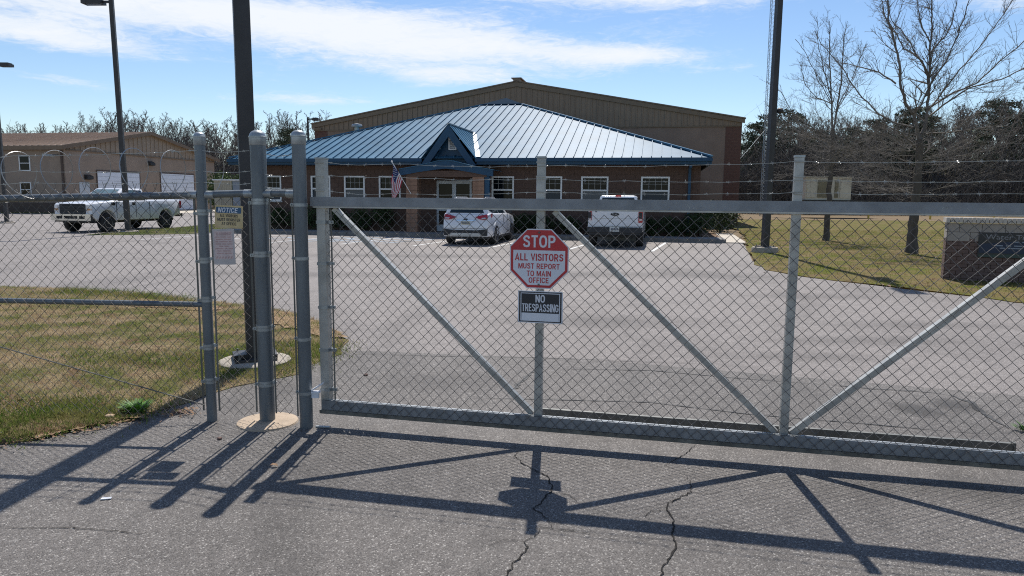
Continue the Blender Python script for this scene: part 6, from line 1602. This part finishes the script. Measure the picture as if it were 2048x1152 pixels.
# undergrowth and stems too many to count
def brush(name, x0, x1, y0, y1, n, hlo, hhi, rad, rise=(.1, .9)):
    x = rng.uniform(x0, x1, n); y = rng.uniform(y0, y1, n); z = np.array([hill_z(a, b) for a, b in zip(x, y)])
    h = rng.uniform(hlo, hhi, n) * (0.75 + .35 * np.sin(x * .21) * np.cos(x * .077 + y * .1)); b = np.stack([x, y, z], 1)
    t = b + np.stack([rng.normal(0, .08, n) * h, rng.normal(0, .08, n) * h, h], 1)
    P0, P1, R0, R1 = [b], [t], [np.full(n, rad)], [np.full(n, rad * .3)]
    for k in range(5):
        f = rng.uniform(.15, .95, n)[:, None]; q = b + (t - b) * f; a = rng.uniform(0, 6.28, n); L = h * rng.uniform(.12, .32, n); u = rng.uniform(rise[0], rise[1], n)
        P0.append(q); P1.append(q + np.stack([np.cos(a) * L, np.sin(a) * L, u * L], 1)); R0.append(np.full(n, rad * .55)); R1.append(np.full(n, rad * .2))
    o = bpy.data.objects.new(name, seg_mesh(name, np.concatenate(P0), np.concatenate(P1), np.concatenate(R0), np.concatenate(R1), M['brush'], 3)); COL.objects.link(o); tag(o, kind='stuff')
brush('undergrowth', -135, -12, 100, 130, 8000, 4.0, 8.5, .04, (.4, 1.4))
brush('undergrowth', 28, 112, 84, 122, 8500, 4.0, 10.0, .035, (.4, 1.4))
brush('far_woods', -150, -8, 128, 160, 7000, 4.5, 8.5, .055, (.8, 1.8))
brush('far_woods', 32, 135, 122, 150, 9000, 5.5, 10.5, .055, (.8, 1.8))
def tree_mass(name, n, px0, px1, Y0, Y1, topf):
    A = [[], [], [], []]
    for i in range(n):
        Y = random.uniform(Y0, Y1); px = px0 + (px1 - px0) * (i + random.uniform(-.5, .5)) / n; x = from_px(px, Y); z = hill_z(x, Y)
        h = max(5, (topf(px) + random.uniform(0, 12)) / 1420 * Y + 1.65 - z); H, (a, b, r0, r1) = random.choice(grown); k = h / H; q = random.uniform(0, 6.28); c_, s_ = math.cos(q), math.sin(q)
        for P, dst in ((a, A[0]), (b, A[1])): dst.append(np.stack([(P[:, 0] * c_ - P[:, 1] * s_) * k * 1.25 + x, (P[:, 0] * s_ + P[:, 1] * c_) * k * 1.25 + Y, P[:, 2] * k + z], 1))
        A[2].append(r0 * k); A[3].append(r1 * k)
    o = bpy.data.objects.new(name, seg_mesh(name, *[np.concatenate(q) for q in A], M['bark_far'], 3)); COL.objects.link(o); tag(o, kind='stuff')
tree_mass('far_tree_line', 75, -40, 680, 160, 195, lambda px: 392 - 254 - (8 if px < 180 else 0)); tree_mass('far_tree_line', 45, 1480, 2120, 140, 165, lambda px: 403 - 262 + (px - 1480) * .09)
lf = leaf_cloud('undergrowth_leaves', [(random.uniform(-120, -15), random.uniform(100, 128), 2.5 + hill_z(-50, 115) + random.uniform(0, 2.5), 3.5, 3, 2.0) for _ in range(46)] + [(random.uniform(30, 112), random.uniform(86, 118), 3 + random.uniform(-1, 2.8), 3, 3, 2.2) for _ in range(60)], 26000, .16, M['brush']); tag(lf, kind='stuff')

def shrub(loc, rx, ry, h, label, n=1400, m='leaf', group=None, size=.05):
    t = thing('shrub', label, 'shrub', loc, 0, group)
    sp = [(random.uniform(-.5, .5) * rx, random.uniform(-.5, .5) * ry, h * random.uniform(.35, .7), rx * .6, ry * .6, h * .38) for _ in range(7)]
    o = leaf_cloud('foliage', sp, n, size, M[m]); o.parent = t
    mb = MB()
    for k in range(5): a = k * 1.3; mb.tube([(0, 0, 0), (math.cos(a) * rx * .3, math.sin(a) * ry * .3, h * .6)], [.02, .008], 5)
    mb.build('stem', M['bark'], t, local=True)
for s0, w_ in zip((-18.6, -17.4, -16.4, -15.4, -14.3, -13.2, -12.2), ('first', 'second', 'third', 'fourth', 'fifth', 'sixth', 'seventh')): shrub(tuple(S(s0, 30.5, .1)), .62, .42, random.uniform(1.0, 1.25), w_ + ' dark shrub from the left in the row left of the porch', 1300, 'leaf', 'shrubs under the left office windows')
for s0, w_ in zip((-5.9, -4.8, -3.7, -2.6, -1.5, -.4, .6), ('first', 'second', 'third', 'fourth', 'fifth', 'sixth', 'seventh')): shrub(tuple(S(s0, 30.5, .1)), .60, .42, random.uniform(.75, 1.0), w_ + ' low dark shrub from the porch in the row right of it', 1200, 'leaf', 'shrubs under the right office windows')
shrub(tuple(S(1.75, 30.6, .1)), .8, .6, 1.15, 'dark evergreen shrub at the right corner of the office', 1700); shrub(tuple(S(2.9, 34.5, .05)), 1.0, 1.0, 1.5, 'large dark shrub beside the ramp right of the office', 2200); shrub(tuple(S(3.3, 40.5, .05)), 1.2, 1.1, 1.7, 'large dark shrub against the warehouse front wall', 2200)
for px, Y, h, w_ in [(436, 72, 3.9, 'leftmost'), (452, 74, 4.2, 'second from left'), (470, 71, 4.0, 'third from left'), (486, 73, 4.3, 'rightmost')]: shrub((from_px(px, Y), Y, 0), 1.4, 1.2, h, w_ + ' of four bright green bushes behind the tan boarded enclosure', 1800, 'leaf_bright', 'green bushes behind the enclosure', .10)

# ------------------------------------------------------------------ small things on the ground
def clump(loc, r, h, n, label, m='weed', name='weed_clump', cat='weed'):
    mb = MB()
    for i in range(n):
        a = random.uniform(0, 6.28); q = random.uniform(0, r * .5); hh = h * random.uniform(.5, 1.1); b = Vector(loc) + Vector((math.cos(a) * q, math.sin(a) * q, 0)); d = Vector((math.cos(a), math.sin(a), 0)); e = Vector((-d.y, d.x, 0)); w = .007
        md = b + d * r * .3 + ZUP * hh * .65; tp = b + d * r * random.uniform(.5, .9) + ZUP * hh
        mb.add([b - e * w * .5, b + e * w * .5, md + e * w, md - e * w, tp], [(0, 1, 2, 3), (3, 2, 4)])
    return solo(mb, name, M[m], loc, label, cat)
clump((-2.83, 5.20, .02), .12, .085, 170, 'bright green weed clump at the grass edge beside the left fence post')
clump((3.72, 4.98, .01), .07, .05, 26, 'small weed growing at the end of the sealed crack')
def stone(loc, r, label, m='rock', name='stone', sq=.6):
    bm = bmesh.new(); bmesh.ops.create_icosphere(bm, subdivisions=2, radius=r)
    for v in bm.verts: k = 1 + .35 * mnoise.noise(v.co * (1.4 / r) + Vector(loc)); v.co *= k; v.co.z *= sq
    mb = MB(); bm.verts.index_update(); mb.add([v.co + Vector(loc) for v in bm.verts], [tuple(v.index for v in f.verts) for f in bm.faces]); bm.free()
    return solo(mb, name, M[m], loc, label, 'stone')
stone((-2.95, 5.06, .03), .035, 'tan rock at the grass edge left of the weed clump'); stone((-1.35, 6.43, .012), .022, 'small dark stone on the asphalt behind the gate', 'mon_brick'); stone((-1.98, 4.66, .012), .018, 'small dark stone before the fence post footing', 'mon_brick')
stone((-2.52, 5.22, .02), .02, 'dark pebble beside the left fence post', 'mon_brick')
mb = MB(); L = Vector((-1.45, 4.17, .012)); mb.add([L + Vector(p) for p in [(-.028, -.004, .004), (-.008, .014, .014), (.02, .011, .010), (.030, -.006, .002), (.006, -.015, .012)]], [(0, 4, 1), (1, 4, 2), (2, 4, 3)]); solo(mb, 'dead_leaf', M['deadleaf'], (-1.45, 4.17, .012), 'curled brown leaf lying on the asphalt between shadow bars', 'leaf')
mb = MB(); L = Vector((-2.22, 3.67, .008)); mb.prism([L, L + Vector((.05, .012, 0)), L + Vector((.045, .032, 0)), L + Vector((-.004, .022, 0))], ZUP * .004); solo(mb, 'paper_scrap', M['sign_white'], (-2.22, 3.67, .008), 'small white paper scrap on the asphalt beside a post shadow', 'litter')
mb = MB(); mb.obox((-1.40, 4.92, .006), (.10, -.01, 0), (.003, .02, 0), (0, 0, .01)); solo(mb, 'metal_strip', M['galv_new'], (-1.40, 4.92, .006), 'pale metal strip on the ground by the gate post', 'metal strip')
# leaf litter along the grass edge
def litter(name, pts, n, spread, size, m):
    P = np.array(pts); seg = rng.integers(0, len(P) - 1, n); f = rng.uniform(0, 1, (n, 1)); c = P[seg] * (1 - f) + P[seg + 1] * f + rng.normal(0, spread, (n, 2))
    a = rng.uniform(0, 6.28, n); s = size * rng.uniform(.4, 1.5, n); t = rng.uniform(-.5, .5, n)
    u = np.stack([np.cos(a) * s, np.sin(a) * s, t * s], 1); v = np.stack([-np.sin(a) * s * .5, np.cos(a) * s * .5, -t * s * .6 + .001], 1); c3 = np.concatenate([c, rng.uniform(.016, .03, (n, 1))], 1)
    V = np.stack([c3 - u, c3 + v, c3 + u, c3 - v], 1).reshape(-1, 3)
    o = bpy.data.objects.new(name, np_mesh(name, V, np.arange(4 * n).reshape(-1, 4), M[m])); COL.objects.link(o); tag(o, kind='stuff')
litter('leaf_litter', [(-4.2, 4.40), (-3.36, 4.5), (-3.1, 4.75), (-2.8, 5.0), (-2.6, 5.3), (-2.42, 5.2)], 600, .07, .014, 'deadleaf')
litter('gravel_crumbs', [(-4.2, 4.35), (-3.2, 4.6), (-2.4, 5.0), (-1.5, 4.8), (-1.0, 4.8)], 500, .10, .006, 'kerb')
litter('leaf_litter', [(-3.95, 5.5), (-3.8, 5.35), (-3.7, 5.42)], 90, .07, .03, 'deadleaf')
litter('verge_litter', [(8.6, 15.3), (9.6, 13.9), (7.6, 14.0)], 700, .35, .035, 'deadleaf')
litter('verge_litter', [(8.8, 20.5), (10.0, 20.0), (11.6, 21.3), (12.9, 21.9)], 700, .5, .04, 'deadleaf')
litter('verge_litter', [(7.6, 16.2), (9.5, 17.0), (11.5, 18.0)], 500, .7, .04, 'deadleaf')
